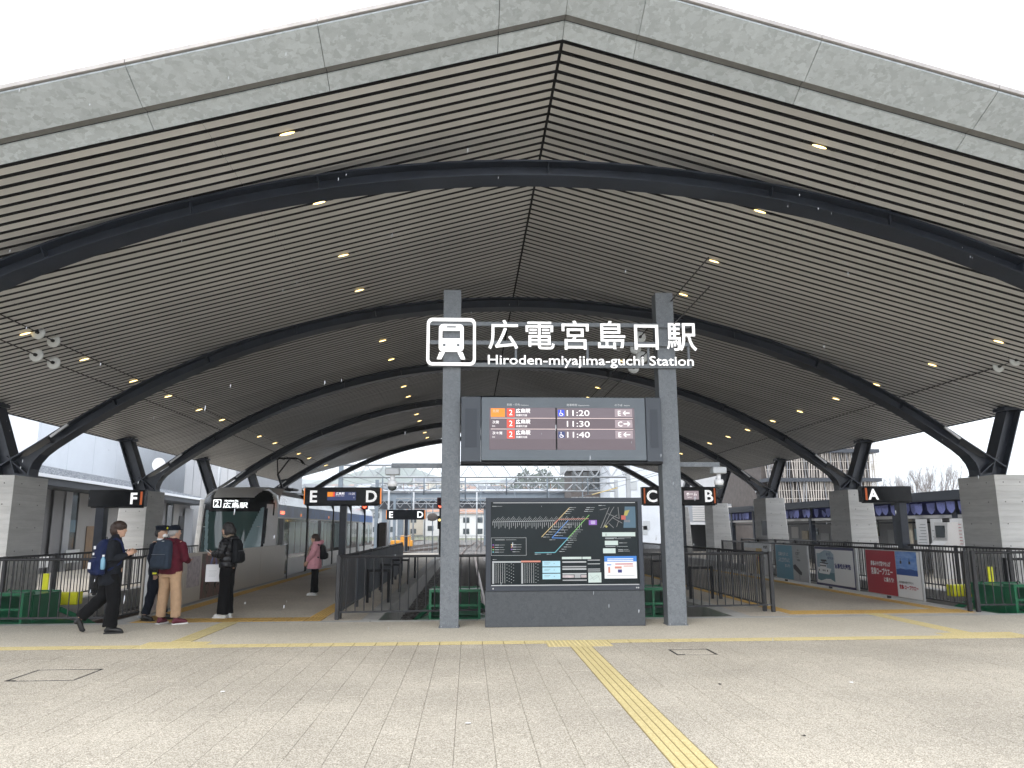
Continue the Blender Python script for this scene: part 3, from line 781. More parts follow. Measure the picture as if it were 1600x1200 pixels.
m = MB(); m.box(cx-.155, yl-.002, 4.83-.0, cx+.155, yl+.052, 4.83) if False else None
m = MB()
for s in (-1, 1): m.poly([(cx+s*.11, yl, 4.585), (cx+s*.20, yl, 4.585), (cx+s*.245, yl, 4.465), (cx+s*.17, yl, 4.465)], (0, .05, 0))
m.build('icon_rails', 'white_lit', t)
m = MB()
for s in (-1, 1): m.tube([(cx+s*.12, yl-.004, 4.71), (cx+s*.12, yl+.001, 4.71)], .026, 12)
m.box(cx-.08, yl-.004, 5.02, cx+.08, yl+.001, 5.045); m.build('icon_lamps', 'grey_metal', t)
for i, ch in enumerate('広電宮島口駅'):
    o = text(ch, .56, (.31+.629*i+.27+OX, yl+.03, 4.70), FRONT, 'white_lit', t, 'character', ext=.007, align='CENTER', bold=.004)
o = text('Hiroden-miyajima-guchi Station', .235, (.31+OX, yl+.03, 4.385), FRONT, 'white_lit', t, 'lettering', ext=.006, bold=.002, width=3.61)
# departure display
t = thing('departure_display', 'dark grey departure display with three rows of tram times', 'display', (1.58, 13.25, 2.72))
x0, x1 = -.15, 3.305
y = -.30
m = MB(); m.cbox(.20+OX, y, 0, 3.02+OX, .12, 1.085, .008); m.build('housing', 'panel_mid', t)
for a, b in ((-.145, .192), (3.028, 3.30)):
    m = MB(); m.cbox(a+OX, y-.005, -.02, b+OX, .10, 1.09, .008); sp = m.build('speaker_box', 'panel_dark', t)
    m = MB(); m.box(a+.07+OX, y-.012, .22, b-.07+OX, y-.0055, .88); m.build('grille', 'board_frame', sp)
m = MB(); m.box(-.15+OX, y+.01, -.055, 3.30+OX, .10, -.022); m.build('bottom_edge', 'black', t)
yy = y-.004
sc_ = MB(); sc_.box(.335+OX, yy, .18, 2.83+OX, y-.0005, .90); scr = sc_.build('screen', 'screen', t)
def rect(x0, z0, x1, z1, m_, p=scr, dy=.003, nm='field', yb=None):
    b = MB(); yb = yy if yb is None else yb; b.box(x0+OX, yb-dy, z0, x1+OX, yb-.0004, z1); return b.build(nm, m_, p)
def stext(s, x, z, size, m_, p=scr, dy=.007, **k): return text(s, size, (x+OX, (yy if 'yb' not in k else k.pop('yb'))-dy, z), FRONT, m_, p, 'lettering', ext=.001, **k)
rowz = [.735, .548, .362]
for i, z in enumerate(rowz):
    rect(.34, z, 2.825, z+.158, 'screen_band' if i != 1 else 'screen', nm='row')
    if i < 2: rect(.36, z-.021, 2.8, z-.010, 'screen_line', nm='row_line', dy=.005)
    rect(.635, z+.01, .765, z+.15, 'lcd_red', nm='route_field', dy=.005)
    stext('2', .70, z+.035, .135, 'lcd_white', align='CENTER')
    stext('広島駅', .785, z+.078, .083, 'lcd_white', bold=.0015)
    stext('紙屋町方面', .79, z+.02, .038, 'lcd_white')
    stext(['11:20', '11:30', '11:40'][i], 1.66, z+.028, .14, 'lcd_white', width=.39)
    rect(2.49, z+.012, 2.79, z+.148, 'lcd_grey', nm='platform_field', dy=.005)
    stext(['E', 'C', 'E'][i], 2.535, z+.035, .12, 'lcd_white')
    b = MB(); zc = z+.078; d = -1 if i != 1 else 1; xa = 2.69+OX
    b.box(xa-.055, yy-.008, zc-.007, xa+.055, yy-.006, zc+.007)
    for s in (-1, 1): b.beam((xa+d*.055, yy-.0072, zc), (xa+d*.015, yy-.0072, zc+s*.038), .013, .0024, up=(0, 1, 0))
    b.build('arrow', 'lcd_white', scr)
    if i != 1:
        rect(1.51, z+.02, 1.62, z+.13, 'lcd_blue' if i == 0 else 'lcd_navy', nm='access_field', dy=.005)
        b = MB(); a = (1.565+OX, z+.068)
        b.tube([(a[0]-.008, yy-.006, a[1]+.045), (a[0]-.008, yy-.009, a[1]+.045)], .008, 8)
        b.beam((a[0]-.008, yy-.007, a[1]+.034), (a[0]-.006, yy-.007, a[1]), .008, .002, up=(0, 1, 0)); b.beam((a[0]-.006, yy-.007, a[1]), (a[0]+.02, yy-.007, a[1]), .008, .002, up=(0, 1, 0))
        b.beam((a[0]+.02, yy-.007, a[1]), (a[0]+.03, yy-.007, a[1]-.03), .008, .002, up=(0, 1, 0))
        pr = [(a[0]-.002+.028*math.cos(R(q)), a[1]-.012+.028*math.sin(R(q))) for q in range(120, 375, 25)]
        for p, q in zip(pr[:-1], pr[1:]): b.beam((p[0], yy-.007, p[1]), (q[0], yy-.007, q[1]), .007, .002, up=(0, 1, 0))
        b.build('wheelchair_symbol', 'lcd_white', scr)
rect(.36, rowz[0]+.006, .60, rowz[0]+.152, 'lcd_orange', nm='status_field', dy=.005)
stext('先発', .39, rowz[0]+.085, .055, 'screen_line'); stext('次発', .385, rowz[1]+.08, .058, 'lcd_white'); stext('次々発', .385, rowz[2]+.08, .058, 'lcd_white')
stext('2nd', .385, rowz[1]+.025, .032, 'lcd_white'); stext('3rd', .385, rowz[2]+.025, .032, 'lcd_white')
b = MB(); b.box(1.465+OX, yy-.006, .18, 1.49+OX, yy-.0005, .90); b.build('divider', 'black', scr)
for s, x, e in (('系統・行先', .63, 'Destination'), ('発車時刻', 1.66, 'Departure time'), ('のりば', 2.49, 'Platform')):
    stext(s, x, .935, .046, 'white_print', p=t, dy=.0, yb=y-.002); stext(e, x+.038*len(s)+.05, .935, .03, 'white_print', p=t, dy=.0, yb=y-.002)
# notice board
t = thing('notice_board', 'dark glazed route map and timetable board on a granite-grey plinth', 'notice board', (1.58, 13.25, 0))
m = MB(); m.cbox(.275+OX, -.15, 0, 2.935+OX, .16, .575, .006); m.build('plinth', 'galv_dark', t)
fr = MB(); ins = (.365, .655, 2.86, 2.035); y0 = -.17
fr.box(.285+OX, y0, .577, 2.93+OX, .14, ins[1]); fr.box(.285+OX, y0, ins[3], 2.93+OX, .14, 2.10); fr.box(.285+OX, y0, ins[1], ins[0]+OX, .14, ins[3]); fr.box(ins[2]+OX, y0, ins[1], 2.93+OX, .14, ins[3])
F_ = fr.build('frame', 'board_frame', t)
m = MB()
for x in (.405, 2.80, 2.83): m.tube([(x+OX, y0-.006, .615), (x+OX, y0+.001, .615)], .012, 10)
m.build('lock', 'alu', F_, kind='stuff')
m = MB(); yb = -.145; m.box(ins[0]+OX, yb, ins[1], ins[2]+OX, yb+.02, ins[3]); face = m.build('map_face', 'board_face', t)
m = MB(); m.box(ins[0]+.01+OX, yb-.012, ins[1]+.004, ins[2]-.01+OX, yb-.002, ins[1]+.018); m.build('rail', 'alu', t); m = MB(); m.box(ins[0]+.04+OX, yb-.012, ins[3]-.022, ins[2]-.04+OX, yb-.002, ins[3]-.012); m.build('rail', 'alu', t)
BW, BH = ins[2]-ins[0], ins[3]-ins[1]
# picture coordinates of the board zoom: u 45..1550, v 20..910
def bx_(u): return ins[0]+(u-45)/1505*BW
def bz_(v): return ins[3]-(v-15)/895*BH
def brect(u0, v0, u1, v1, m_, nm='field', l=1, p=face): b = MB(); b.box(bx_(u0)+OX, yb-.0015*l, bz_(v1), bx_(u1)+OX, yb-.0015*(l-1)-.0003, bz_(v0)); return b.build(nm, m_, p)
def bline(pts, wd, m_, l=2, nm='route_line'):
    b = MB()
    for (a, c), (d, e) in zip(pts[:-1], pts[1:]): b.beam((bx_(a)+OX, yb-.0016*l, bz_(c)), (bx_(d)+OX, yb-.0016*l, bz_(e)), wd, .001, up=(0, 1, 0))
    return b.build(nm, m_, face)
bline([(60, 232), (700, 222)], .008, 'grey_print'); bline([(560, 395), (735, 205), (850, 80)], .011, 'line_yellow'); bline([(690, 250), (735, 205), (1045, 200)], .010, 'line_red', 3)
bline([(835, 215), (665, 405), (830, 408)], .012, 'line_blue'); bline([(1050, 160), (830, 408)], .011, 'line_green', 3); bline([(830, 408), (695, 560), (490, 562)], .012, 'line_teal', 4)
bline([(735, 205), (690, 262)], .011, 'line_red', 4)
mk = MB()
for i in range(44):
    u = 65+i*21; L_ = 40+((i*37) % 60)
    if u < 980:
        mk.beam((bx_(u)+OX, yb-.004, bz_(238)), (bx_(u)+OX, yb-.004, bz_(238+L_*.75)), .006, .001, up=(0, 1, 0))
        mk.beam((bx_(u+2)+OX, yb-.004, bz_(224)), (bx_(u+2+L_*.45)+OX, yb-.004, bz_(224-L_*.55)), .004, .001, up=(0, 1, 0))
def names(u, v, n, du, dv, w_):
    for i in range(n):
        a = u+du*i; c = v+dv*i; ww = w_*random.uniform(.6, 1)
        mk.beam((bx_(a)+OX, yb-.004, bz_(c)), (bx_(a+ww*.45)+OX, yb-.004, bz_(c)), .008, .001, up=(0, 1, 0)); mk.beam((bx_(a+ww*.5)+OX, yb-.004, bz_(c)), (bx_(a+ww)+OX, yb-.004, bz_(c)), .004, .001, up=(0, 1, 0))
names(575, 395, 5, 28, -27, 100); names(800, 143, 4, 17, -21, 85); names(1000, 120, 3, 12, -20, 90); names(690, 380, 5, 32, -30, 90); names(905, 320, 6, -20, 22, 90); names(850, 430, 6, -22, 24, 80)
names(640, 425, 1, 0, 0, 70); names(490, 577, 2, 120, 0, 80); names(85, 478, 4, 0, 25, 120); names(265, 475, 4, 0, 25, 110); names(60, 63, 1, 0, 0, 150); names(1150, 57, 1, 0, 0, 75); names(90, 423, 1, 0, 0, 260); names(65, 632, 1, 0, 0, 60)
names(1210, 408, 2, 0, 9, 280); names(1350, 462, 1, 0, 0, 130); names(1210, 500, 1, 0, 0, 280); names(1340, 535, 2, 0, 15, 150)
mk.build('station_names', 'grey_print', face, kind='stuff')
ob = brect(60, 650, 350, 665, 'grey_print'); brect(350, 645, 548, 662, 'line_red'); brect(60, 668, 80, 885, 'alu_dull'); brect(352, 668, 370, 885, 'alu_dull')
dg_ = MB()
for (u0, cols, seedn) in ((95, 9, 1), (385, 7, 2)):
    for c in range(cols):
        for r_ in range(19):
            if c > 4 and (r_*7+c*5+seedn) % 3: continue
            u, v = u0+c*22, 675+r_*11; dg_.box(bx_(u)+OX, yb-.003, bz_(v+5), bx_(u+7)+OX, yb-.0008, bz_(v))
dg_.build('timetable_figures', 'grey_print', face, kind='stuff')
for i in range(3):
    f1 = brect(566, 650+i*67, 746, 708+i*67, 'sheet_cyan', 'sheet'); brect(585, 668+i*67, 645, 672+i*67, 'grey_metal', 'print_line', 2)
    brect(585, 682+i*67, 630, 685+i*67, 'grey_metal', 'print_line', 2); brect(680, 674+i*67, 688, 682+i*67, 'grey_metal', 'print_mark', 2)
brect(765, 608, 965, 632, 'sheet_pale', 'sheet'); brect(972, 608, 1060, 632, 'sheet_pale', 'sheet')
for v in (655, 705, 730, 780): brect(768, v, 1010, v+14, 'grey_print' if v != 705 else 'alu_dull', 'sheet')
for v in (640, 680, 735, 755): brect(1025, v, 1150, v+7, 'grey_print', 'sheet')
brect(890, 786, 950, 830, 'alu_dull', 'sheet', 2); brect(768, 800, 885, 828, 'poster_pink', 'sheet'); brect(955, 800, 1010, 828, 'poster_pink', 'sheet'); brect(768, 848, 1012, 860, 'alu_dull', 'sheet')
q = brect(1028, 775, 1160, 880, 'sheet_pale', 'sheet'); bline([(1050, 800), (1080, 850), (1140, 810)], .003, 'grey_metal', 3, 'sketch_line'); bline([(1040, 850), (1120, 800), (1150, 860)], .003, 'grey_metal', 3, 'sketch_line')
brect(1180, 348, 1520, 392, 'sheet_pale', 'sheet'); brect(1205, 438, 1340, 486, 'sheet_pale', 'sheet'); brect(1185, 520, 1312, 572, 'sheet_pale', 'sheet')
brect(1195, 605, 1525, 840, 'poster_white', 'sheet'); brect(1195, 603, 1525, 662, 'sheet_blue', 'sheet', 2)
for v in (628, 646): brect(1225, v, 1490, v+9, 'white_print', 'print_line', 3)
brect(1305, 682, 1485, 692, 'ink_red', 'print_line', 2); brect(1300, 712, 1370, 735, 'line_red', 'print_field', 2); brect(1390, 705, 1490, 714, 'line_red', 'print_line', 2); brect(1330, 745, 1372, 778, 'ink_navy', 'phone_picture', 2); brect(1232, 718, 1252, 780, 'line_red', 'print_field', 2); brect(1220, 805, 1500, 812, 'grey_print', 'print_line', 2); brect(1220, 690, 1265, 700, 'sheet_blue', 'print_line', 2)
text('i', .055, (bx_(1215)+OX, yb-.004, bz_(385)), FRONT, 'ink_dark', face, ext=.0005, bold=.002)
# area map
brect(1150, 70, 1528, 300, 'map_sea', 'map_field'); b = MB(); b.poly([(bx_(1150)+OX, yb-.0022, bz_(70)), (bx_(1420)+OX, yb-.0022, bz_(70)), (bx_(1400)+OX, yb-.0022, bz_(300)), (bx_(1150)+OX, yb-.0022, bz_(300))], (0, -.0008, 0)); b.build('map_land', 'board_face', face)
for pts in ([(1165, 300), (1260, 75)], [(1190, 300), (1285, 110), (1310, 72)], [(1240, 145), (1360, 200), (1350, 75)], [(1200, 290), (1290, 190), (1390, 250)], [(1250, 250), (1300, 300)], [(1290, 190), (1340, 160)], [(1330, 290), (1350, 230)], [(1160, 105), (1230, 90)]): bline(pts, .009, 'map_road', 3, 'map_street')
b = MB(); b.poly([(bx_(u)+OX, yb-.004, bz_(v)) for u, v in ((1420, 115), (1470, 105), (1440, 170), (1408, 165))], (0, -.0008, 0)); b.build('map_block', 'map_yellow', face)
brect(1380, 165, 1425, 212, 'map_red', 'map_block', 3); brect(1410, 215, 1470, 240, 'grey_metal', 'map_block', 3); b = MB(); b.poly([(bx_(u)+OX, yb-.004, bz_(v)) for u, v in ((1215, 265), (1240, 285), (1225, 300), (1200, 280))], (0, -.0008, 0)); b.build('map_block', 'map_yellow', face)
brect(1045, 215, 1128, 268, 'violet', 'map_field', 3)
for v in (225, 238, 252): brect(1066, v, 1110, v+5, 'white_print', 'print_line', 4)
b = MB(); framepoly(b, [(bx_(u)+OX, bz_(v)) for u, v in ((50, 400), (405, 400), (405, 590), (50, 590))], [(bx_(u)+OX, bz_(v)) for u, v in ((53, 403), (402, 403), (402, 587), (53, 587))], yb-.002, yb-.0005); b.build('legend_frame', 'grey_print', face)
for i, mm in enumerate(('violet', 'ink_red', 'line_green', 'line_teal')): brect(64, 471+25*i, 76, 483+25*i, mm, 'legend_mark', 2)
for i, mm in enumerate(('line_yellow', 'line_red', 'violet')): brect(250, 469+25*i, 262, 481+25*i, mm, 'legend_mark', 2)

# ================================================================== cctv arms on the sign posts
def cctv(xa, xb, z, label):
    t = thing('camera_arm', label, 'cctv camera', (xa, 13.3, z)); L_ = xb-xa; s = 1 if L_ > 0 else -1
    m = MB(); m.box(min(0, L_), -.035, -.04, max(0, L_), .035, .04); m.build('arm', 'galv_post', t)
    m = MB(); m.cbox(min(L_-s*.14, L_+s*.10), -.10, -.16, max(L_-s*.14, L_+s*.10), .10, -.045, .012); m.build('junction_box', 'steel_pale', t)
    m = MB(); x = L_-s*.02; m.tube([(x, 0, -.16), (x, 0, -.28)], .04, 10); m.tube([(x, 0, -.26), (x, 0, -.30), (x, 0, -.36)], [.07, .085, .07], 14); h = m.build('camera_body', 'white_edge', t)
    m = MB(); m.ball((x, 0, -.37), .075, .075, .06, 14, 8); m.build('dome', 'window_dark', h)
cctv(-.475, -1.33, 2.66, 'dome camera hanging from an arm on the left sign post')
cctv(3.64, 4.38, 2.68, 'dome camera hanging from an arm on the right sign post')

# ================================================================== platform signs
def psign(x0, x1, y, z0, z1, texts, px, label, bars, lcd=None, lit=True):
    t = thing('platform_sign', label, 'platform sign', (px, y, 0)); w = x1-x0
    m = MB(); m.cbox(x0-px, -.11, z0, x1-px, .11, z1, .012); b = m.build('box', 'black_gloss', t)
    m = MB(); m.box(x0-px+.07, -.09, z0-.03, x1-px-.07, .09, z0-.001); m.build('underside_trim', 'black', b)
    m = MB(); m.cbox(-.11, -.13, 0, .11, .13, z0-.031, .01); m.build('post', 'steel_dark', t)
    for x in bars:
        m = MB(); m.box(x-px-.028, -.116, z0+.05, x-px+.028, -.1105, z1-.05); m.build('orange_bar', 'orange_mark', t)
    for s, x in texts: text(s, .46*(z1-z0)/.5, (x-px, -.113, z0+.5*(z1-z0)-.165*(z1-z0)/.5), FRONT, 'white_lit', t, 'letter', ext=.003, align='CENTER', bold=.012)
    return t
def orange_ends(t, x0, x1, px, z0, z1):
    for x in (x0, x1):
        m = MB(); m.box(min(x, x+(.03 if x == x1 else -.03))-px, -.10, z0+.03, max(x, x+(.03 if x == x1 else -.03))-px, .10, z1-.03); m.build('end_cap', 'orange_lit', t)
t = psign(-5.62, -3.06, 27, 2.40, 3.0, [('E', -5.33), ('D', -3.36)], -4.30, 'black platform sign lettered E and D with a small departure screen', [])
orange_ends(t, -5.62, -3.06, -4.30, 2.40, 3.0)
m = MB(); m.box(-.55, -.117, 2.56, .42, -.1115, 2.84); l_ = m.build('screen', 'lcd_navy', t)
m = MB(); m.box(-.55, -.120, 2.68, -.36, -.1175, 2.84); m.build('status_field', 'lcd_orange', l_); m = MB(); m.box(-.355, -.120, 2.68, -.30, -.1175, 2.84); m.build('route_field', 'lcd_red', l_)
text('広島駅', .10, (-.27, -.121, 2.745), FRONT, 'lcd_white', l_, ext=.001, bold=.002); text('Hiroshima Station', .04, (-.27, -.121, 2.695), FRONT, 'lcd_white', l_, ext=.001); text('11:20', .10, (.16, -.121, 2.745), FRONT, 'lcd_white', l_, ext=.001); text('E', .06, (.34, -.121, 2.63), FRONT, 'lcd_white', l_, ext=.001)
t = psign(-5.65, -3.05, 54, 2.22, 2.87, [('E', -5.36), ('D', -3.36)], -4.30, 'farther black platform sign lettered E and D', []); orange_ends(t, -5.65, -3.05, -4.30, 2.22, 2.87)
t = psign(6.05, 8.72, 27, 2.38, 3.0, [('C', 6.40), ('B', 8.42)], 7.45, 'black platform sign lettered C and B behind the right sign post', [6.14, 8.64])
m = MB(); m.box(.10, -.117, 2.56, .62, -.1115, 2.86); l_ = m.build('screen', 'lcd_grey', t); text('ホーム', .13, (.17, -.121, 2.70), FRONT, 'lcd_white', l_, ext=.001, bold=.002); text('Platform', .05, (.2, -.121, 2.62), FRONT, 'lcd_white', l_, ext=.001)
psign(6.6, 8.3, 52, 2.0, 2.6, [], 7.45, 'far black platform sign behind the right sign post, seen without letters', [])
psign(-9.95, -8.52, 21.0, 2.19, 2.63, [('F', -8.80)], -9.62, 'black platform sign lettered F at the left', [-8.60])
psign(10.86, 12.28, 21.0, 2.27, 2.70, [('A', 11.18)], 11.98, 'black platform sign lettered A at the right', [10.98])

# ================================================================== fences
BAL = {}
def fence(name, pts, label, pitch=.16, zt=1.1, zb_=.13, posts=1.9, r=.011, thick=.03, m_='fence_steel', hide=None):
    t = thing(name, label, 'railing', (pts[0][0], pts[0][1], 0), 0, 'dark metal railings round the tram platforms'); o = Vector((pts[0][0], pts[0][1], 0))
    kk = (round(zt, 2), round(zb_, 2), r, m_)
    if kk not in BAL: b = MB(); b.tube([(0, 0, zb_), (0, 0, zt-.02)], r, 6, caps=False); BAL[kk] = b.mesh('baluster', m_)
    for (a, c) in zip(pts[:-1], pts[1:]):
        A, B = Vector((*a, 0))-o, Vector((*c, 0))-o; L_ = (B-A).length; d = (B-A)/L_
        m = MB(); m.tube([A+Vector((0, 0, zt)), B+Vector((0, 0, zt))], .024, 8); m.build('top_rail', m_, t)
        m = MB(); m.beam(A+Vector((0, 0, zb_)), B+Vector((0, 0, zb_)), .035, .03); m.build('bottom_rail', m_, t)
        n = int(L_/pitch)
        for i in range(1, n): link('baluster', BAL[kk], t, A+d*(i*L_/n))
        k = max(1, round(L_/posts)) if posts else 0
        for i in range(k+1) if k else []:
            p = A+d*(i*L_/k); m = MB(); m.cbox(p.x-.035, p.y-.035, 0, p.x+.035, p.y+.035, zt+.03, .006); m.build('post', m_, t)
    return t
fence('railing', [(-12.6, 13.95), (-6.16, 13.95)], 'dark railing across the head of the leftmost track', posts=3.2)
fence('railing', [(-6.08, 14.05), (-5.98, 15.0)], 'short dark railing beside the railway man at the end of the tan panels', pitch=.13, posts=2)
fence('railing', [(-9.3, 14.4), (-9.3, 34)], 'long dark railing on the far side of the leftmost track', pitch=.15, zt=1.05)
t = fence('railing', [(-2.35, 14.42), (5.84, 14.98)], 'dark railing across the head of the middle tracks behind the notice board', posts=2.75, pitch=.155)
fence('railing', [(-2.33, 14.6), (-2.33, 27.5)], 'dark railing with navy screen running back left of the middle tracks', pitch=.15, posts=2.2)
m = MB()
for i in range(6): m.cbox(-2.30, 16.4+1.85*i, .16, -2.27, 18.2+1.85*i, 1.06, .004)
tag(m.build('screen_board', 'panel_navy' if 'panel_navy' in MT else 'floor_slab'), 'navy screen boards fixed along the railing left of the middle tracks', 'screen')
t = fence('railing', [(5.72, 15.1), (5.72, 31)], 'dark railing running back right of the middle tracks', pitch=.115, posts=2.6)
fence('railing', [(9.55, 14.68), (9.52, 29)], 'dark railing behind the poster boards on the right', pitch=.115, posts=2.74)
fence('railing', [(9.66, 14.6), (14.6, 14.5)], 'dark railing across the head of the rightmost track', posts=2.6)
fence('railing', [(12.03, 15.0), (12.03, 34)], 'dark railing on the far side of the rightmost track in front of the piers', pitch=.12, zt=1.1)
fence('railing', [(-4.8, 51.5), (3.6, 51.5)], 'far pale railing across the end of the left platform', pitch=.3, posts=3, m_='steel_pale', r=.014)
def hoop(x, y, w, label, h=.72):
    t = thing('hoop_rail', label, 'hoop rail', (x, y, 0), 0, 'black hoop rails on the platform edges')
    for s in (0, w): m = MB(); m.cbox(s-.03, -.03, 0, s+.03, .03, h, .005); m.build('leg', 'black', t)
    m = MB(); m.box(.031, -.025, h-.06, w-.031, .025, h-.005); m.build('bar', 'black', t)
for i, y in enumerate((17.6, 20.4, 23.2, 26.0)): hoop(-2.22, y, .46, 'black hoop rail beside the navy screen, %s from the plaza' % ORD[i])
for i, y in enumerate((17.8, 21.5)): hoop(5.05, y, .5, 'black hoop rail right of the middle tracks, %s from the plaza' % ORD[i])
for i, y in enumerate((17.0, 22.0)): hoop(11.95 if i else 11.98, y, -.05 if False else .6, 'black hoop rail on the platform beyond the rightmost track, %s from the plaza' % ORD[i], .9)
m = MB(); m.cbox(-5.84, 14.62, 0, -5.74, 14.80, 1.12, .01); tag(m.build('panel_end_post', 'alu'), 'pale grey end post of the tan barrier panels', 'post')

# ================================================================== poster boards along the right railing (face -X)
RF = (R(90), 0, R(-90))
def board_r(y_near, w_, label, fn):
    t = thing('poster_board', label, 'poster board', (9.44, y_near, 0), 0, 'poster boards along the right railing')
    m = MB(); m.cbox(-.02, 0, .07, .02, w_, 1.08, .004); m.build('panel', 'alu', t)
    L = [0]
    def r(u0, z0, u1, z1, m_, nm='print_field'):      # u from the viewer's left (far end) to right (near end)
        L[0] += 1; b = MB(); b.box(-.0205-.0006*L[0], w_-u1, z0, -.0203, w_-u0, z1); return b.build(nm, m_, t)
    def tx(s, u, z, size, m_, bold=0, tilt=0, width=None, al='LEFT'):
        L[0] += 1; return text(s, size, (-.0215-.0006*L[0], w_-u, z), (R(90), R(-tilt) if False else 0, R(-90)), m_, t, 'lettering', ext=.0003, bold=bold, width=width, align=al)
    def pg(pts, m_, nm='picture_part'):
        L[0] += 1; b = MB(); b.poly([(-.0203, w_-u, z) for u, z in pts], (-.0007-.0006*L[0], 0, 0)); return b.build(nm, m_, t)
    fn(r, tx, pg, w_)
def red(r, tx, pg, w):
    r(.02, .09, 1.30, 1.06, 'poster_red'); r(1.32, .09, w-.05, 1.06, 'poster_white'); r(1.32, .56, w-.14, 1.06, 'poster_blue', 'sky_picture'); r(1.32, .56, w-.14, .68, 'poster_sea', 'sea_picture')
    pg([(1.32, .67), (1.5, .70), (1.7, .685), (1.9, .70), (2.06, .675), (2.06, .66), (1.32, .66)], 'poster_sea', 'island_picture')
    tx('鹿島みやげ宮やせんが', .24, .72, .115, 'white_print', .003, width=.86); tx('宮島ロープウエー', .24, .53, .165, 'white_print', .004, width=.92); tx('に乗ろう!', .78, .38, .11, 'white_print', .003, width=.40)
    for u in (1.52, 1.86): pg([(u-.03, .80), (u+.03, .80), (u+.03, .86), (u-.03, .86)], 'ink_dark', 'gondola_picture'); pg([(u-.004, .86), (u+.004, .86), (u+.004, .92), (u-.004, .92)], 'ink_dark', 'gondola_picture')
    tx('世界遺産の島を空中から', 1.40, .385, .058, 'ink_dark', 0, width=.55); tx('宮島 ロープウエー', 1.40, .27, .10, 'ink_red', .003, width=.72)
def ship(r, tx, pg, w):
    r(.01, .075, w-.10, 1.075, 'poster_navy'); r(.06, .13, w-.15, 1.01, 'poster_white'); r(.12, .30, 1.10, .90, 'poster_mist', 'sky_picture')
    pg([(.12, .86), (.3, .90), (.6, .99), (.95, .97), (1.08, .90), (1.08, .86)], 'poster_mist'); pg([(.12, .22), (.3, .19), (.6, .25), (.85, .26), (1.10, .20), (1.10, .42), (.12, .42)], 'poster_water', 'sea_picture')
    pg([(.15, .46), (.22, .38), (.80, .37), (.93, .52), (.60, .54), (.15, .54)], 'white_print', 'hull_picture'); pg([(.30, .54), (.68, .54), (.66, .62), (.30, .64)], 'white_print', 'cabin_picture')
    for i in range(5): pg([(.31+.07*i, .565), (.36+.07*i, .565), (.36+.07*i, .605), (.31+.07*i, .605)], 'ink_dark', 'cabin_window')
    pg([(.30, .645), (.78, .635), (.74, .66), (.30, .665)], 'ink_dark', 'deck_picture'); pg([(.38, .70), (.72, .70), (.66, .745), (.36, .74)], 'ink_dark', 'canopy_picture'); pg([(.42, .665), (.60, .665), (.60, .70), (.42, .70)], 'grey_metal', 'deck_picture')
    for u in (.22, .45, .55, .70): pg([(u, .44), (u+.035, .44), (u+.035, .485), (u, .485)], 'ink_dark', 'porthole')
    tx('船から', .70, .86, .085, 'ink_navy'); tx('瀬戸内海へ', .78, .765, .075, 'ink_navy', width=.38); tx('宮島松大汽船', 1.16, .56, .13, 'ink_navy', .005, width=.84)
def teal(r, tx, pg, w):
    r(.02, .09, 1.25, 1.06, 'poster_teal'); r(1.26, .09, w-.06, 1.06, 'grey_print')
    tx('広島からすっと', .25, .76, .12, 'white_print', .001, width=.70); tx('ふとどかりんと', .22, .58, .15, 'white_print', .001, width=.82); tx('まいり!', .70, .43, .11, 'white_print', .001, width=.35)
    tx('観光', 1.62, .92, .05, 'ink_dark'); tx('むすび', 1.50, .80, .11, 'ink_dark', .004, width=.30); tx('MIYAJIMA', 1.50, .73, .045, 'ink_dark'); tx('宮島口店', 1.55, .64, .06, 'ink_dark', .003)
    pg([(1.28, .50), (1.42, .54), (1.85, .33), (1.82, .25), (1.66, .27), (1.30, .41)], 'ink_dark', 'product_picture'); pg([(1.68, .10), (1.69, .10), (1.69, .27), (1.68, .27)], 'ink_dark', 'product_picture')
def gold(r, tx, pg, w):
    r(1.1, .09, 1.62, .92, 'poster_gold'); r(.05, .09, 1.1, .92, 'tan_panel'); tx('特別展', 1.75, .93, .10, 'ink_dark', .003, width=.35); tx('宮島', 1.72, .60, .07, 'ink_dark'); tx('厳島', 1.2, .5, .2, 'ink_red', .003)
board_r(15.95, 2.28, 'red poster board with white handwriting beside a blue ropeway picture', red)
board_r(18.68, 2.28, 'white poster board with navy border and a ferry picture', ship)
board_r(21.42, 2.28, 'teal poster board with white handwriting beside a grey panel', teal)
board_r(24.15, 2.28, 'pale grey poster board with a gold panel, farthest of the row', gold)

# ================================================================== tan barrier panels along the left platform (face +X)
t = thing('barrier_panels', 'row of tan barrier panels with posters in front of the tram', 'barrier', (-5.97, 14.85, 0))
LF = (R(90), 0, R(90)); yy_ = 0
for i, wd in enumerate((2.05, 3.0, 3.0, 3.0)):
    m = MB(); m.cbox(-.02-.0*i, yy_+.006, .06, .02, yy_+wd-.006, 1.10, .005); p = m.build('panel', 'tan_panel', t); m = MB(); m.box(-.03, yy_+.006, .02, .024, yy_+wd-.006, .055); m.build('bottom_trim', 'alu_dull', p); yy_ += wd
def sheetL(y0, y1, z0, z1, m_, nm='poster'): b = MB(); b.box(.0205, y0-14.85, z0, .0235, y1-14.85, z1); return b.build(nm, m_, t)
sheetL(14.98, 15.5, .1, .95, 'poster_pink'); sheetL(17.05, 17.85, .38, 1.02, 'poster_pink'); pp = sheetL(17.95, 20.4, .075, 1.06, 'poster_plant')
b = MB()
rn = random.Random(5)
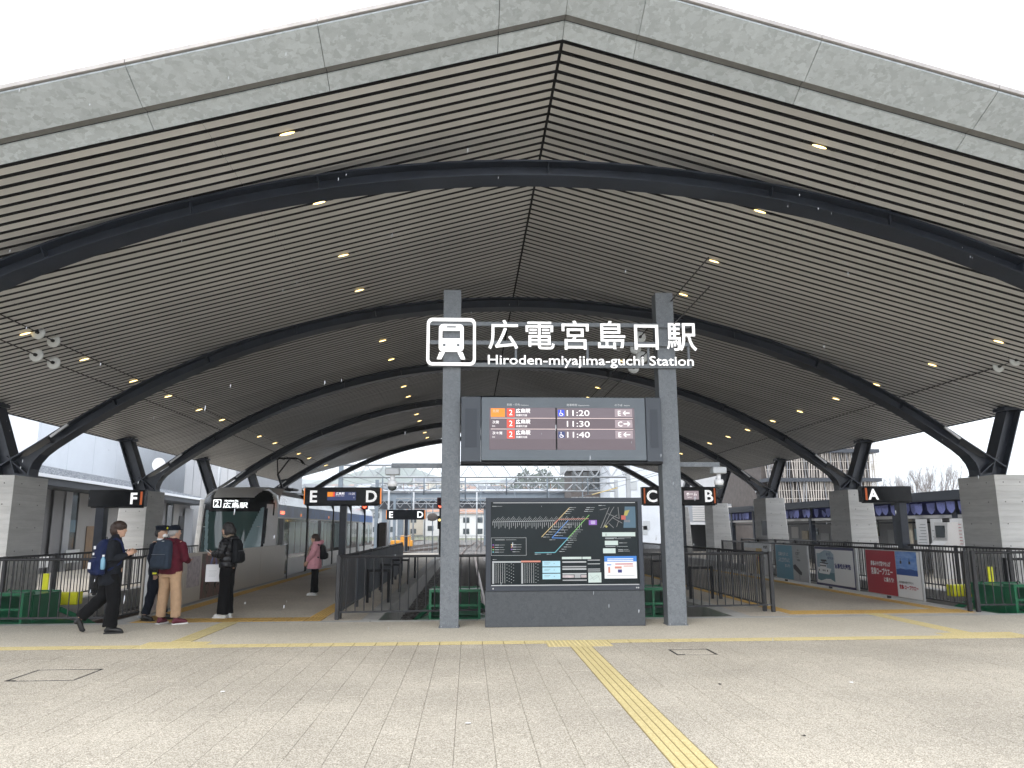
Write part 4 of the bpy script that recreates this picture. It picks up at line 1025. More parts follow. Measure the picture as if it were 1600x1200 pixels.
for i in range(26):
    u, z = rn.uniform(18.05, 20.3)-14.85, rn.uniform(.12, .8); a = rn.uniform(.2, 1.3)*rn.choice((-1, 1)); L_ = rn.uniform(.15, .35); dx, dz = L_*math.cos(a+1.2), abs(L_*math.sin(a+1.2)); dz = min(dz, 1.04-z)
    b.poly([(.024, u, z), (.024, u+dx*.5+.03, z+dz*.5), (.024, u+dx, z+dz), (.024, u+dx*.5-.03, z+dz*.5+.02)], (.0005+.0001*i, 0, 0)) if -3.2 < 0 and 18.0-14.85 < u+dx < 20.35-14.85 else None
b.build('leaf_picture', 'forest', pp, kind='stuff')
t = thing('stanchion_rail', 'slim dark rail at the open end of the tan barrier panels', 'rail', (-5.95, 26.2, 0))
m = MB(); m.tube([(0, 0, 0), (0, 0, 1.15), (0, -.0, 1.15)], .02, 6); m.build('post', 'fence_steel', t)
m = MB(); m.tube([(0, 0, 1.12), (0, -1.1, 1.08)], .015, 6); m.build('bar', 'alu', t)

# ================================================================== buffer stops
def buffer_stop(x, label, side=1, marker=False):
    t = thing('buffer_stop', label, 'buffer stop', (x, 14.55, 0), 0, 'green hydraulic buffer stops at the track ends')
    w = .47
    m = MB()   # open-celled front box
    m.box(-w, 0, -.06, w, .05, -.015); m.box(-w, 0, .45, w, .05, .50); m.box(-w, 0, .195, w, .05, .235)
    for xx in (-w, -.02, w-.045): m.box(xx, .001, -.014, xx+.045, .049, .449)
    m.box(-w+.041, .70, -.05, w-.041, .72, .395); m.box(-w+.041, .332, -.06, w-.041, .70, -.03); m.build('cell_frame', 'green_paint', t)
    m = MB(); m.box(-w, .331, -.06, -w+.04, 1.25, .44); m.box(w-.04, .331, -.06, w, 1.25, .44); m.box(-w+.041, .331, .40, w-.041, 1.25, .438); m.box(-w-.0, .051, .451, w, .299, .499); m.box(-w, 1.251, -.1, w, 1.29, .46); m.build('housing', 'green_paint', t)
    for s in (-1, 1):
        m = MB(); m.box(s*w-(.04 if s > 0 else 0), .051, -.05, s*w+(0 if s > 0 else .04), .299, .449); m.build('side_plate', 'green_paint', t)
        m = MB(); m.poly([(s*w, -.1, -.07), (s*1.25, -.2, -.40), (s*1.25, 1.9, -.42), (s*w, 1.3, -.05)], (0, 0, -.03)); m.build('skirt', 'green_paint', t)
        m = MB(); m.beam((s*.49, 1.25, .10), (s*.95, 2.1, -.38), .05, .09); m.build('brace', 'green_paint', t)
        for yy in (.45, 1.05):
            m = MB(); pr = [(s*.38, yy+.055*math.cos(a), .44+.05*math.sin(a)) for a in np.linspace(0, math.pi, 8)]; m.tube(pr, .014, 6); m.build('lifting_eye', 'green_paint', t)
    m = MB(); m.box(-w, -.22, -.10, w, -.001, -.07) ; m.build('toe_plate', 'green_paint', t)
    m = MB(); m.poly([(w+.05, -.21, -.075), (1.15, -.24, -.36), (1.15, .5, -.37), (w+.05, .4, -.07)], (0, 0, .004)); m.build('decal', 'green_decal', t)
    m = MB(); m.cbox(-.20, 1.292, .12, .20, 1.62, .44, .02); m.cbox(-.13, 1.621, .16, .13, 1.85, .40, .02); m.build('damper', 'grey_metal', t)
    m = MB(); m.cbox(-.5, 1.852, .12, .5, 2.10, .36, .01); h = m.build('buffer_head', 'yellow_paint', t)
    m = MB(); m.box(-.3, 2.101, .16, .3, 2.14, .33); m.build('rubber_face', 'rubber', h)
    if marker: m = MB(); m.cbox(.02, 1.42, .441, .13, 1.45, .76, .004); m.build('marker', 'yellow_paint', t)
    return t
buffer_stop(-8.35, 'green buffer stop with yellow head at the leftmost track', marker=True)
buffer_stop(-.25, 'green buffer stop with yellow head behind the left sign post')
buffer_stop(3.42, 'green buffer stop with yellow head behind the right sign post')
buffer_stop(10.85, 'green buffer stop with yellow head at the rightmost track', marker=True)
text('Oleo', .16, (-7.75, 14.30, -.17), (R(30), 0, 0), 'grey_print', None, 'buffer_lettering', ext=.001) if False else None
for x, z, lab in ((-8.0, -.1, 'blank'),): pass
# ================================================================== people
V = Vector
def finger_set(mb, w, d, side, curl=.5, s=1.0):
    """five separate fingers from the palm centre w, pointing along d; side = unit vector across the palm towards the thumb"""
    d = V(d).normalized(); side = V(side); side = (side-d*side.dot(d)).normalized(); nrm = d.cross(side)
    lens_ = (.040, .046, .043, .034)
    for k, L_ in enumerate(lens_):
        b = V(w)+d*.038+side*(.030-.020*k); c1 = b+(d*math.cos(curl*.6)+nrm*math.sin(curl*.6))*L_*.9; c2 = c1+(d*math.cos(curl*1.8)+nrm*math.sin(curl*1.8))*L_*.75
        mb.tube([b-d*.02, b, c1, c2], [.009, .0088, .008, .0065], 6, round_=True)
    b = V(w)+side*.034-d*.005; c1 = b+(side*.75+d*.7).normalized()*.03; c2 = c1+(side*.25+d+nrm*.3).normalized()*.026
    mb.tube([b-side*.018, b, c1, c2], [.011, .0105, .009, .0075], 6, round_=True)
def person(label, loc, rz, scale, P, group=None):
    t = thing('person', label, 'person', loc, R(rz)); t.scale = (scale,)*3
    hd, nk = V(P['head']), V(P['neck']); fw = V(P.get('face', (1, 0, 0))).normalized(); lf = V((0, 0, 1)).cross(fw)
    b = MB()
    # head with brow, nose, jaw, ears in the head's own frame
    hb = MB(); hb.ball((0, 0, .01), .098, .078, .118, 18, 12); hb.ball((.02, 0, -.055), .070, .056, .066, 14, 9)
    hb.tube([(.088, 0, .012), (.106, 0, -.022), (.088, 0, -.034)], [.010, .014, .010], 7, round_=True); hb.ball((.076, 0, .032), .022, .052, .014, 10, 6)
    hb.ball((.072, 0, -.058), .020, .026, .012, 10, 6); hb.ball((.058, 0, -.098), .030, .032, .020, 10, 6)
    for s in (-1, 1): hb.ball((-.005, s*.080, -.008), .018, .010, .032, 8, 6)
    M = Matrix((fw, lf, V((0, 0, 1)))).transposed()
    b.add([tuple(M@V(v)+hd) for v in hb.v], hb.f)
    b.tube([hd+V((-.012, 0, -.05)), nk, nk+V((0, 0, -.06))], [.054, .056, .07], 12)
    ch, pe = V(P['chest']), V(P['pelvis'])
    b.tube([nk-V((0, 0, .03)), ch+V((0, 0, .08)), ch, (ch+pe)/2, pe+V((0, 0, .03)), pe-V((0, 0, .06))], [.06, .115, .12, .105, .115, .10], 14, sx=1.25)
    for sd in ('l', 'r'):
        sh, el, wr = (V(P[k+sd]) for k in ('sh', 'el', 'wr')); b.tube([ch+V((0, 0, .06)), sh, (sh+el)/2, el, (el+wr)/2, wr], [.07, .052, .046, .038, .036, .026], 10, round_=True)
        d = V(P.get('hd'+sd, tuple(wr-el))).normalized(); pc = wr+d*.045; b.tube([wr-d*.02, wr+d*.01, pc, pc+d*.032], [.025, .030, .036, .031], 10, sx=.62, round_=True)
        hp, kn, an = (V(P[k+sd]) for k in ('hp', 'kn', 'an')); b.tube([pe, hp, (hp*.6+kn*.4), kn, kn*.6+an*.4, an], [.10, .09, .075, .055, .05, .036], 10, round_=True)
        ft = V(P['ft'+sd]); b.tube([an, (an+ft)/2+V((0, 0, -.01)), ft], [.036, .034, .028], 8, round_=True)
    me = voxel(b, .0105, 2); setmat(me, 'skin')
    fb = MB()
    for sd in ('l', 'r'):
        el, wr = V(P['el'+sd]), V(P['wr'+sd]); d = V(P.get('hd'+sd, tuple(wr-el))).normalized(); finger_set(fb, wr+d*.045, d, P.get('th'+sd, (1, 0, .2)), P.get('curl'+sd, .6))
    import bmesh
    bm = bmesh.new(); bm.from_mesh(me); fm = fb.mesh('tmp', 'skin'); bm.from_mesh(fm); bm.to_mesh(me); bm.free(); bpy.data.meshes.remove(fm)
    me.polygons.foreach_set('use_smooth', [True]*len(me.polygons))
    link('body', me, t)
    for s in (-1, 1):
        e = MB(); c = M@V((.088, s*.031, .014))+hd; e.ball(tuple(c), .008, .009, .006, 8, 5); e.build('eye', 'ink_dark', t)
    e = MB(); c = M@V((.092, 0, -.058))+hd; e.ball(tuple(c), .004, .018, .004, 8, 5); e.build('mouth', 'line_red', t)
    return t
from mathutils import noise as _nz
def crease(me, name):
    """cloth folds: ridged displacement along the normals"""
    amp, f = {'coat': (.010, 9), 'jacket': (.010, 9), 'trousers': (.012, 8), 'bag_body': (.006, 9), 'puffer_jacket': (.006, 16), 'hair': (.006, 40)}.get(name, (0, 1))
    if not amp: return
    n = len(me.vertices); co = np.empty(n*3); me.vertices.foreach_get('co', co); no = np.empty(n*3); me.vertices.foreach_get('normal', no); co = co.reshape(-1, 3); no = no.reshape(-1, 3)
    sz = .45 if name == 'trousers' else .8
    d = np.array([1-2*abs(_nz.noise(V((c[0]*f, c[1]*f, c[2]*f*sz+c[0]*4)))) for c in co])-.6
    co += no*(d*amp)[:, None]; me.vertices.foreach_set('co', co.ravel()); me.update()
def part(t, name, m, fn, vx=.011, it=2, mats=None):
    b = MB(); fn(b)
    if vx: me = voxel(b, vx, it); setmat(me, m); crease(me, name); me.polygons.foreach_set('use_smooth', [True]*len(me.polygons)); return link(name, me, t)
    return b.build(name, m, t)
def puff(pts, rads, k, amp):
    P_ = [V(p) for p in pts]; out = []; rr = []; n = len(P_)
    for i in range(n-1):
        for j in range(k*4):
            f = j/(k*4); out.append(P_[i].lerp(P_[i+1], f)); rr.append((rads[i]*(1-f)+rads[i+1]*f)*(1+amp*abs(math.sin(math.pi*k*f))-amp*.5))
    return out+[P_[-1]], rr+[rads[-1]]
def shoe(t, an, ft, m, sole=None, lift=0, s=1.0):
    an, ft = V(an), V(ft); d = (ft-an); d2 = V((d.x, d.y, 0)).normalized()
    def f(b):
        heel = V((an.x, an.y, an.z-.035))-d2*.035; toe = V((ft.x, ft.y, ft.z-.004))+d2*.02
        b.tube([heel, an+V((0, 0, -.02)), (an+ft)/2+V((0, 0, -.005)), ft, toe], [.036, .043, .042, .038, .030], 12, round_=True)
        b.tube([an+V((0, 0, -.03)), an+V((0, 0, .03))], [.045, .046], 12)
    o = part(t, 'shoe', m, f, .009, 1)
    if sole:
        b = MB(); heel = an-d2*.062; toe = ft+d2*.050; dz = (ft.z-an.z)
        b.beam((heel.x, heel.y, an.z-.078), (toe.x, toe.y, ft.z-.036 if abs(dz) > .08 else .012), .085, .02); b.build('sole', sole, o)
    return o
def backpack(t, c, size, m, rot=0, pocket=True, name='backpack'):
    """worn: part of the wearer's load but a thing that can be lifted away"""
    w, d, h = size
    o = thing(name, t, 'backpack', (0, 0, 0))
    return o
# ---- walker
POSE = dict(head=(.05, 0, 1.60), neck=(.02, 0, 1.47), face=(1, -.12, 0), chest=(-.01, 0, 1.27), pelvis=(0, 0, .93),
            shl=(-.01, .18, 1.40), ell=(.0, .25, 1.15), wrl=(.20, .17, 1.20), hdl=(.6, -.2, .5), thl=(0, -.5, 1),
            shr=(-.01, -.18, 1.40), elr=(-.02, -.26, 1.13), wrr=(.20, -.19, 1.20), hdr=(.6, .1, .4), thr=(0, .4, 1),
            hpl=(0, .09, .90), knl=(-.13, .10, .53), anl=(-.44, .10, .21), ftl=(-.38, .10, .05),
            hpr=(0, -.09, .90), knr=(.07, -.09, .50), anr=(.03, -.09, .085), ftr=(.19, -.10, .04))
p = person('walking young man in black with a navy backpack, striding right past the railing', (-5.68, 12.95, 0), 14, 1.0, POSE)
def coat(b):
    b.rings([(-.04, 0, .74, .15, .20), (-.03, 0, .80, .165, .215), (-.02, 0, .95, .155, .205), (-.01, 0, 1.12, .145, .195), (-.01, 0, 1.28, .145, .20), (-.01, 0, 1.38, .125, .19), (0, 0, 1.44, .09, .13), (.01, 0, 1.50, .068, .075), (.012, 0, 1.535, .068, .072)], 28, power=2.3)
    for s in (-1, 1): b.tube([(0, s*.12, 1.37), (-.01, s*.185, 1.38), (-.01, s*.24, 1.26), (-.01, s*.255, 1.14), (.06, s*.235, 1.15), (.19, s*.185, 1.20)], [.085, .083, .075, .070, .062, .050], 12, round_=True)
part(p, 'coat', 'cloth_charcoal', coat)
def trousers(b):
    b.rings([(0, 0, .80, .12, .17), (0, 0, .92, .13, .18), (0, 0, 1.0, .12, .17)], 24)
    b.tube([(0, -.085, .90), (.04, -.09, .68), (.07, -.09, .48), (.05, -.09, .28), (.04, -.09, .10)], [.12, .115, .10, .10, .105], 14, round_=False)
    b.tube([(0, .085, .90), (-.08, .10, .70), (-.14, .10, .53), (-.29, .10, .38), (-.41, .10, .24)], [.12, .115, .105, .095, .095], 14, round_=False)
part(p, 'trousers', 'cloth_black', trousers)
shoe(p, POSE['anr'], POSE['ftr'], 'shoe_black', 'rubber'); shoe(p, POSE['anl'], POSE['ftl'], 'shoe_black')
def hair(b):
    b.ball((.035, 0, 1.645), .118, .100, .100, 20, 12); b.ball((-.01, 0, 1.59), .085, .094, .10, 18, 10); b.ball((.118, -.01, 1.655), .035, .075, .035, 14, 8)
    rn = random.Random(3)
    for i in range(46):
        a = rn.uniform(0, 6.28); z = rn.uniform(-.05, .9); r = math.cos(z)
        c = V((.03+.112*r*math.cos(a), .096*r*math.sin(a), 1.64+.098*math.sin(z)))
        if c.x > .12 and c.z < 1.64: continue
        b.tube([c, c+V((rn.uniform(-.03, .02), rn.uniform(-.02, .02), -.04))], [.014, .006], 6, round_=True)
part(p, 'hair', 'hair_brown', hair, .009, 1)
def mkpack(loc, rz, label, m, w, d, h, lean=0, scale=1.0, extra=None, straps=None):
    t = thing('backpack', label, 'backpack', loc, R(rz)); t.scale = (scale,)*3
    def f(b):
        b.rings([(-d*.5+0*lean, 0, 0, d*.40, w*.42), (-d*.5, 0, h*.04, d*.5, w*.5), (-d*.5+lean*.3, 0, h*.45, d*.52, w*.5), (-d*.45+lean*.7, 0, h*.78, d*.44, w*.47), (-d*.38+lean, 0, h*.93, d*.32, w*.38), (-d*.3+lean, 0, h, d*.16, w*.20)], 28, power=3.2)
        b.rings([(-d*.95, 0, h*.05, d*.18, w*.36), (-d*1.0, 0, h*.12, d*.24, w*.40), (-d*1.0, 0, h*.36, d*.24, w*.40), (-d*.93, 0, h*.44, d*.14, w*.37)], 24, power=3.5)
    part(t, 'bag_body', m, f, .010, 1)
    b = MB(); b.tube([(-d*.2+lean, -.03, h*.97), (-d*.22+lean, -.03, h+.035), (-d*.22+lean, .03, h+.035), (-d*.2+lean, .03, h*.97)], .007, 6); b.build('grab_handle', 'black', t)
    b = MB(); pr = [(-d*1.02+lean*.3*q, -w*.40+w*.8*q, h*.50) for q in (0, .25, .5, .75, 1)]; b.tube([(x-.012*math.sin(math.pi*i/4), y, z) for i, (x, y, z) in enumerate(pr)], .004, 5); b.build('zip', 'grey_metal', t)
    for s in (-1, 1):
        b = MB(); y = s*w*.3
        pts = straps or [(.0+lean, y, h*.95), (.08+lean, y*1.05, h*1.02), (.20, y*1.1, h*.92), (.255, y*1.15, h*.62), (.20, y*1.3, h*.32), (.02, y*1.4, h*.12)]
        b.tube([V(q) for q in pts], .019, 6, sx=.9); b.build('strap', m, t)
    if extra: extra(t)
    return t
def badges(t):
    for z, w_, h_ in ((.41, .055, .05), (.315, .04, .035), (.13, .085, .10)):
        b = MB(); b.cbox(-.30, -.02-w_/2, z, -.285, -.02+w_/2, z+h_, .003); b.build('badge', 'paper', t)
wp = mkpack((-5.76, 12.80, .90), 44, 'navy backpack with white badges on the walking young man', 'bag_navy', .30, .17, .55, .04, extra=None)
for z, w_, h_, xo in ((.40, .055, .05, -.165), (.31, .035, .035, -.176), (.10, .085, .10, -.222)):
    b = MB(); b.cbox(xo-.012, -.03-w_/2, z, xo+.004, -.03+w_/2, z+h_, .002); b.build('badge', 'paper', wp)
b = MB(); b.rings([(-.08, -.175, .09, .028, .028), (-.08, -.175, .11, .034, .034), (-.08, -.175, .24, .034, .034), (-.08, -.175, .275, .018, .018), (-.08, -.175, .285, .018, .018)], 14); bo = tag(b.build('water_bottle', 'bottle_blue'), 'blue bottle in the side pocket of the navy backpack', 'bottle'); bo.location = (-5.76, 12.80, .90); bo.rotation_euler = (0, 0, R(44))
b = MB(); b.tube([(-.08, -.175, .286), (-.08, -.175, .315)], .017, 12); b.build('bottle_cap', 'paper', bo)
# ---- railway man
PS = dict(head=(.03, 0, 1.54), neck=(.0, 0, 1.41), face=(1, -.25, 0), chest=(0, 0, 1.22), pelvis=(0, 0, .90),
          shl=(0, .18, 1.35), ell=(0, .22, 1.08), wrl=(.12, .2, .90), shr=(0, -.18, 1.35), elr=(-.03, -.22, 1.09), wrr=(.07, -.23, .86), hdr=(.3, 0, -1), hdl=(.3, 0, -1),
          hpl=(0, .09, .88), knl=(.02, .12, .48), anl=(.12, .13, .08), ftl=(.26, .15, .04), hpr=(0, -.09, .88), knr=(-.04, -.10, .47), anr=(-.12, -.11, .08), ftr=(.02, -.14, .04))
p = person('railway man in a dark uniform, peaked cap and white mask', (-5.62, 14.62, 0), -8, 1.0, PS)
def ucoat(b):
    b.rings([(0, 0, .80, .13, .185), (0, 0, .90, .135, .19), (0, 0, 1.05, .12, .175), (0, 0, 1.22, .13, .19), (0, 0, 1.32, .115, .185), (0, 0, 1.385, .08, .12), (0, 0, 1.41, .065, .075)], 26, power=2.3)
    b.tube([(0, .14, 1.33), (0, .19, 1.33), (0, .225, 1.08), (.11, .205, .92)], [.075, .072, .058, .048], 12, round_=True); b.tube([(0, -.14, 1.33), (0, -.19, 1.33), (-.03, -.225, 1.09), (.06, -.23, .89)], [.075, .072, .058, .048], 12, round_=True)
part(p, 'jacket', 'cloth_navy', ucoat)
def utr(b):
    b.rings([(0, 0, .76, .11, .165), (0, 0, .90, .12, .17)], 24)
    b.tube([(0, -.09, .86), (-.03, -.10, .50), (-.10, -.11, .12)], [.105, .085, .078], 14); b.tube([(0, .09, .86), (.03, .11, .50), (.10, .13, .12)], [.105, .085, .078], 14)
part(p, 'trousers', 'cloth_navy', utr)
shoe(p, PS['anr'], PS['ftr'], 'shoe_black', 'rubber'); shoe(p, PS['anl'], PS['ftl'], 'shoe_black', 'rubber')
part(p, 'collar', 'white_edge', lambda b: b.rings([(.01, 0, 1.385, .07, .075), (.015, 0, 1.44, .062, .066)], 20), .008, 1)
part(p, 'hair', 'hair_black', lambda b: (b.ball((.0, 0, 1.575), .095, .086, .085, 18, 10), b.ball((-.045, 0, 1.53), .055, .075, .07, 16, 9)), .009, 1)
part(p, 'cap', 'cloth_navy', lambda b: (b.rings([(.02, 0, 1.585, .108, .092), (.02, 0, 1.625, .11, .094), (.025, 0, 1.65, .125, .108), (.03, 0, 1.668, .118, .10), (.03, 0, 1.675, .06, .05)], 26), b.tube([(.09, -.02, 1.592), (.15, -.03, 1.580)], [.075, .05], 14, sx=1) if False else b.rings([(.10, -.02, 1.578, .075, .075), (.10, -.02, 1.588, .07, .072)], 22)), .007, 1)
b = MB(); b.ball((.135, -.025, 1.625), .012, .02, .022, 10, 6); b.build('cap_badge', 'yellow_paint', p)
def mask(b):
    fwv = V((1, -.25, 0)).normalized(); c = V((.03, 0, 1.54)); q = c+fwv*.072+V((0, 0, -.052)); b.ball(tuple(q), .042, .056, .044, 16, 10)
part(p, 'face_mask', 'mask_white', mask, .007, 1)
t = thing('handheld_radio', 'black and yellow radio handset hanging at the railway man\'s hip', 'radio', (-5.56, 14.36, .80))
b = MB(); b.cbox(-.035, -.03, 0, .035, .03, .13, .008); b.build('case', 'black', t); b = MB(); b.cbox(-.036, -.034, .02, .036, -.031, .05, .001); b.build('band', 'yellow_paint', t); b = MB(); b.tube([(.02, 0, .13), (.02, 0, .19)], .007, 6); b.build('aerial', 'black', t)
# ---- man in maroon (back to camera)
PM_ = dict(head=(.03, 0, 1.55), neck=(.0, 0, 1.43), face=(1, -.55, -.05), chest=(-.01, 0, 1.23), pelvis=(0, 0, .92),
           shl=(0, .19, 1.36), ell=(.02, .26, 1.10), wrl=(.22, .16, 1.02), hdl=(.7, -.4, 0), shr=(0, -.19, 1.36), elr=(.02, -.27, 1.08), wrr=(.24, -.15, 1.06), hdr=(.7, .5, .1),
           hpl=(0, .10, .89), knl=(.01, .12, .48), anl=(.0, .15, .08), ftl=(.13, .16, .04), hpr=(0, -.10, .89), knr=(.02, -.13, .48), anr=(.02, -.17, .08), ftr=(.14, -.25, .04))
p = person('man in a maroon hooded jacket, navy flat cap and beige trousers', (-5.18, 14.05, 0), 68, 1.0, PM_)
def mcoat(b):
    b.rings([(0, 0, .84, .14, .20), (0, 0, .90, .15, .21), (0, 0, 1.05, .14, .20), (0, 0, 1.22, .145, .205), (0, 0, 1.33, .13, .20), (0, 0, 1.40, .095, .14), (0, 0, 1.45, .075, .085)], 26, power=2.3)
    b.tube([(0, .13, 1.34), (0, .20, 1.34), (.02, .27, 1.10), (.20, .18, 1.03)], [.085, .082, .068, .054], 12, round_=True); b.tube([(0, -.13, 1.34), (0, -.20, 1.34), (.02, -.275, 1.09), (.21, -.17, 1.06)], [.085, .082, .068, .054], 12, round_=True)
    b.ball((-.09, 0, 1.40), .075, .13, .06, 16, 9)
part(p, 'jacket', 'cloth_maroon', mcoat)
def mtr(b):
    b.rings([(0, 0, .78, .125, .18), (0, 0, .90, .13, .18)], 24)
    b.tube([(0, -.095, .88), (.02, -.12, .62), (.02, -.14, .42), (.01, -.165, .12)], [.115, .098, .088, .080], 14); b.tube([(0, .095, .88), (.01, .115, .62), (.01, .13, .42), (.0, .15, .12)], [.115, .098, .088, .080], 14)
part(p, 'trousers', 'cloth_beige', mtr)
shoe(p, PM_['anr'], PM_['ftr'], 'shoe_maroon', 'shoe_white'); shoe(p, PM_['anl'], PM_['ftl'], 'shoe_maroon', 'shoe_white')
part(p, 'hair', 'hair_grey', lambda b: (b.ball((.015, 0, 1.56), .092, .083, .075, 18, 10), b.ball((-.03, .01, 1.525), .06, .072, .05, 16, 9)), .009, 1)
part(p, 'cap', 'cloth_navy', lambda b: (b.rings([(.015, 0, 1.585, .106, .090), (.02, 0, 1.625, .108, .093), (.02, 0, 1.66, .095, .080), (.02, 0, 1.68, .05, .045)], 26), b.rings([(.095, -.045, 1.588, .055, .06), (.09, -.045, 1.60, .05, .056)], 18)), .007, 1)
mp_ = mkpack((-5.25, 13.93, .93), 74, 'slate grey backpack on the man in maroon', 'bag_slate', .34, .19, .50, .03)
b = MB(); b.cbox(-.10, -.035, .455, -.07, .02, .475, .004); b.build('tag', 'white_print', mp_)
# ---- woman in puffer
PW = dict(head=(.05, 0, 1.60), neck=(.01, 0, 1.47), face=(1, .25, -.15), chest=(0, 0, 1.27), pelvis=(0, 0, .94),
          shl=(0, .165, 1.39), ell=(.04, .20, 1.14), wrl=(.26, .10, 1.15), hdl=(1, -.1, .1), thl=(0, .1, 1), shr=(0, -.165, 1.39), elr=(.0, -.22, 1.14), wrr=(.22, -.14, 1.10), hdr=(1, .1, .05), thr=(0, .1, 1), curlr=1.3,
          hpl=(0, .085, .91), knl=(0, .09, .49), anl=(.0, .08, .08), ftl=(.13, .09, .04), hpr=(0, -.085, .91), knr=(.02, -.09, .49), anr=(-.02, -.08, .08), ftr=(.11, -.11, .04))
p = person('woman in a glossy black puffer jacket holding a phone and a white paper bag', (-4.47, 14.93, 0), 168, 1.0, PW)
def pj(b):
    zz = np.linspace(.90, 1.40, 31)
    b.rings([(-.0, 0, float(z), (.135+.012*abs(math.sin((z-.9)*math.pi/.10)))*(1 if z < 1.3 else 1-(z-1.3)*1.6), (.185+.012*abs(math.sin((z-.9)*math.pi/.10)))*(1 if z < 1.3 else 1-(z-1.3)*1.2)) for z in zz]+[(.01, 0, 1.45, .085, .09), (.01, 0, 1.49, .07, .075)], 28, power=2.2)
    for s, el, wr in ((1, (.04, .21, 1.14), (.23, .11, 1.15)), (-1, (0, -.23, 1.14), (.20, -.15, 1.11))):
        q, r = puff([(0, s*.17, 1.37), el, wr], [.088, .078, .058], 4, .14); b.tube(q, r, 12, round_=True)
    b.ball((-.085, 0, 1.43), .085, .13, .065, 16, 9)
part(p, 'puffer_jacket', 'puffer_black', pj, .009, 1)
def wt(b):
    b.rings([(0, 0, .82, .115, .165), (0, 0, .93, .12, .165)], 24)
    b.tube([(0, -.08, .90), (.01, -.085, .50), (0, -.085, .07)], [.11, .092, .105], 14); b.tube([(0, .08, .90), (0, .085, .50), (.0, .085, .07)], [.11, .092, .105], 14)
part(p, 'trousers', 'cloth_black', wt)
shoe(p, PW['anr'], PW['ftr'], 'shoe_white', 'shoe_white'); shoe(p, PW['anl'], PW['ftl'], 'shoe_white', 'shoe_white')
part(p, 'hair', 'hair_black', lambda b: (b.ball((.035, 0, 1.63), .113, .098, .105, 20, 12), b.ball((-.03, 0, 1.56), .085, .09, .10, 16, 10), b.ball((.02, -.07, 1.56), .06, .035, .09, 12, 8), b.ball((.02, .07, 1.56), .06, .035, .09, 12, 8)), .009, 1)
part(p, 'scarf', 'scarf', lambda b: b.tube([(.09*math.cos(a)+.015, .085*math.sin(a), 1.475+.012*math.sin(3*a)) for a in np.linspace(0, 6.0, 16)], .030, 8), .009, 1)
mkpack((-4.345, 14.90, .98), 168, 'black backpack on the woman in the puffer jacket', 'bag_black', .29, .13, .45, .02)
t = thing('smartphone', 'phone held out by the woman in the puffer jacket', 'phone', (-4.80, 14.90, 1.165), R(168)); t.rotation_euler = (R(10), R(-35), R(168)); b = MB(); b.cbox(-.03, -.037, 0, .10, .037, .010, .003); b.build('case', 'paper', t); b = MB(); b.box(-.025, -.033, .0102, .095, .033, .012); b.build('glass', 'black_gloss', t)
t = thing('paper_bag', 'white paper carrier bag hanging from the woman\'s hand', 'bag', (-4.745, 14.98, .645), R(6))
b = MB(); w_, d_, h_ = .125, .05, .31
b.poly([(-w_, -d_, 0), (w_, -d_, 0), (w_, -d_, h_), (-w_, -d_, h_)], (0, .003, 0)); b.poly([(-w_, d_-.003, 0), (w_, d_-.003, 0), (w_, d_-.003, h_), (-w_, d_-.003, h_)], (0, .003, 0)); b.box(-w_, -d_+.0031, 0, w_, d_-.0031, .003)
for s in (-1, 1): b.poly([(s*w_, -d_+.0031, 0), (s*(w_-.012), 0, h_*.5), (s*w_, -d_+.0031, h_), (s*w_, d_-.0031, h_), (s*(w_-.014), 0, h_*.5), (s*w_, d_-.0031, 0)] if False else [(s*w_, -d_+.0031, .004), (s*w_, d_-.0031, .004), (s*w_, d_-.0031, h_), (s*w_, -d_+.0031, h_)], (-s*.003, 0, 0))
b.build('bag_body', 'paper', t)
for y in (-d_+.006, d_-.006):
    b = MB(); b.tube([(-.045, y, h_-.03), (-.045, y, h_+.06), (-.02, y*.4, h_+.145), (.02, y*.4, h_+.145), (.045, y, h_+.06), (.045, y, h_-.03)], .004, 6); b.build('handle', 'pennant', t)
b = MB(); 
for i in range(6): b.box(-.07, -d_-.001, .09+.022*i, .05+.01*(i % 3), -d_-.0002, .094+.022*i)
b.build('print', 'grey_print', t, kind='stuff')
# ---- girl in pink
PG = dict(PW); PG.update(head=(.05, 0, 1.59), face=(1, 0, -.12), ell=(.06, .21, 1.12), wrl=(.22, .14, .93), hdl=(.5, 0, -.8), elr=(.08, -.20, 1.12), wrr=(.21, -.10, .95), hdr=(.5, 0, -.8), thr=(1, 0, 0), thl=(1, 0, 0), curlr=.5,
                         shr=(0, -.16, 1.38), shl=(0, .16, 1.38), ftl=(.15, .09, .04), ftr=(.13, -.09, .04), anr=(-.02, -.08, .08))
p = person('child in a pink hooded coat standing beside the tram', (-3.78, 19.7, 0), 182, .86, PG)
def pc(b):
    b.rings([(.03, 0, .74, .205, .235), (.02, 0, .82, .20, .23), (.01, 0, .95, .18, .215), (0, 0, 1.10, .165, .20), (0, 0, 1.27, .155, .19), (0, 0, 1.36, .13, .175), (0, 0, 1.42, .10, .12), (.0, 0, 1.50, .09, .10)], 28, power=2.2)
    for s in (-1, 1): q, r = puff([(0, s*.165, 1.36), (.07, s*.215, 1.14), (.19, s*.13, .99)], [.092, .085, .066], 2, .08); b.tube(q, r, 12, round_=True)
    b.tube([(-.12, -.10, 1.46), (-.16, 0, 1.49), (-.12, .10, 1.46), (0, .12, 1.46), (.06, .08, 1.44)], [.05, .065, .055, .05, .03], 12, round_=True); b.tube([(-.12, -.10, 1.46), (0, -.12, 1.46), (.06, -.08, 1.44)], [.05, .05, .03], 12, round_=True)
part(p, 'coat', 'cloth_pink', pc)
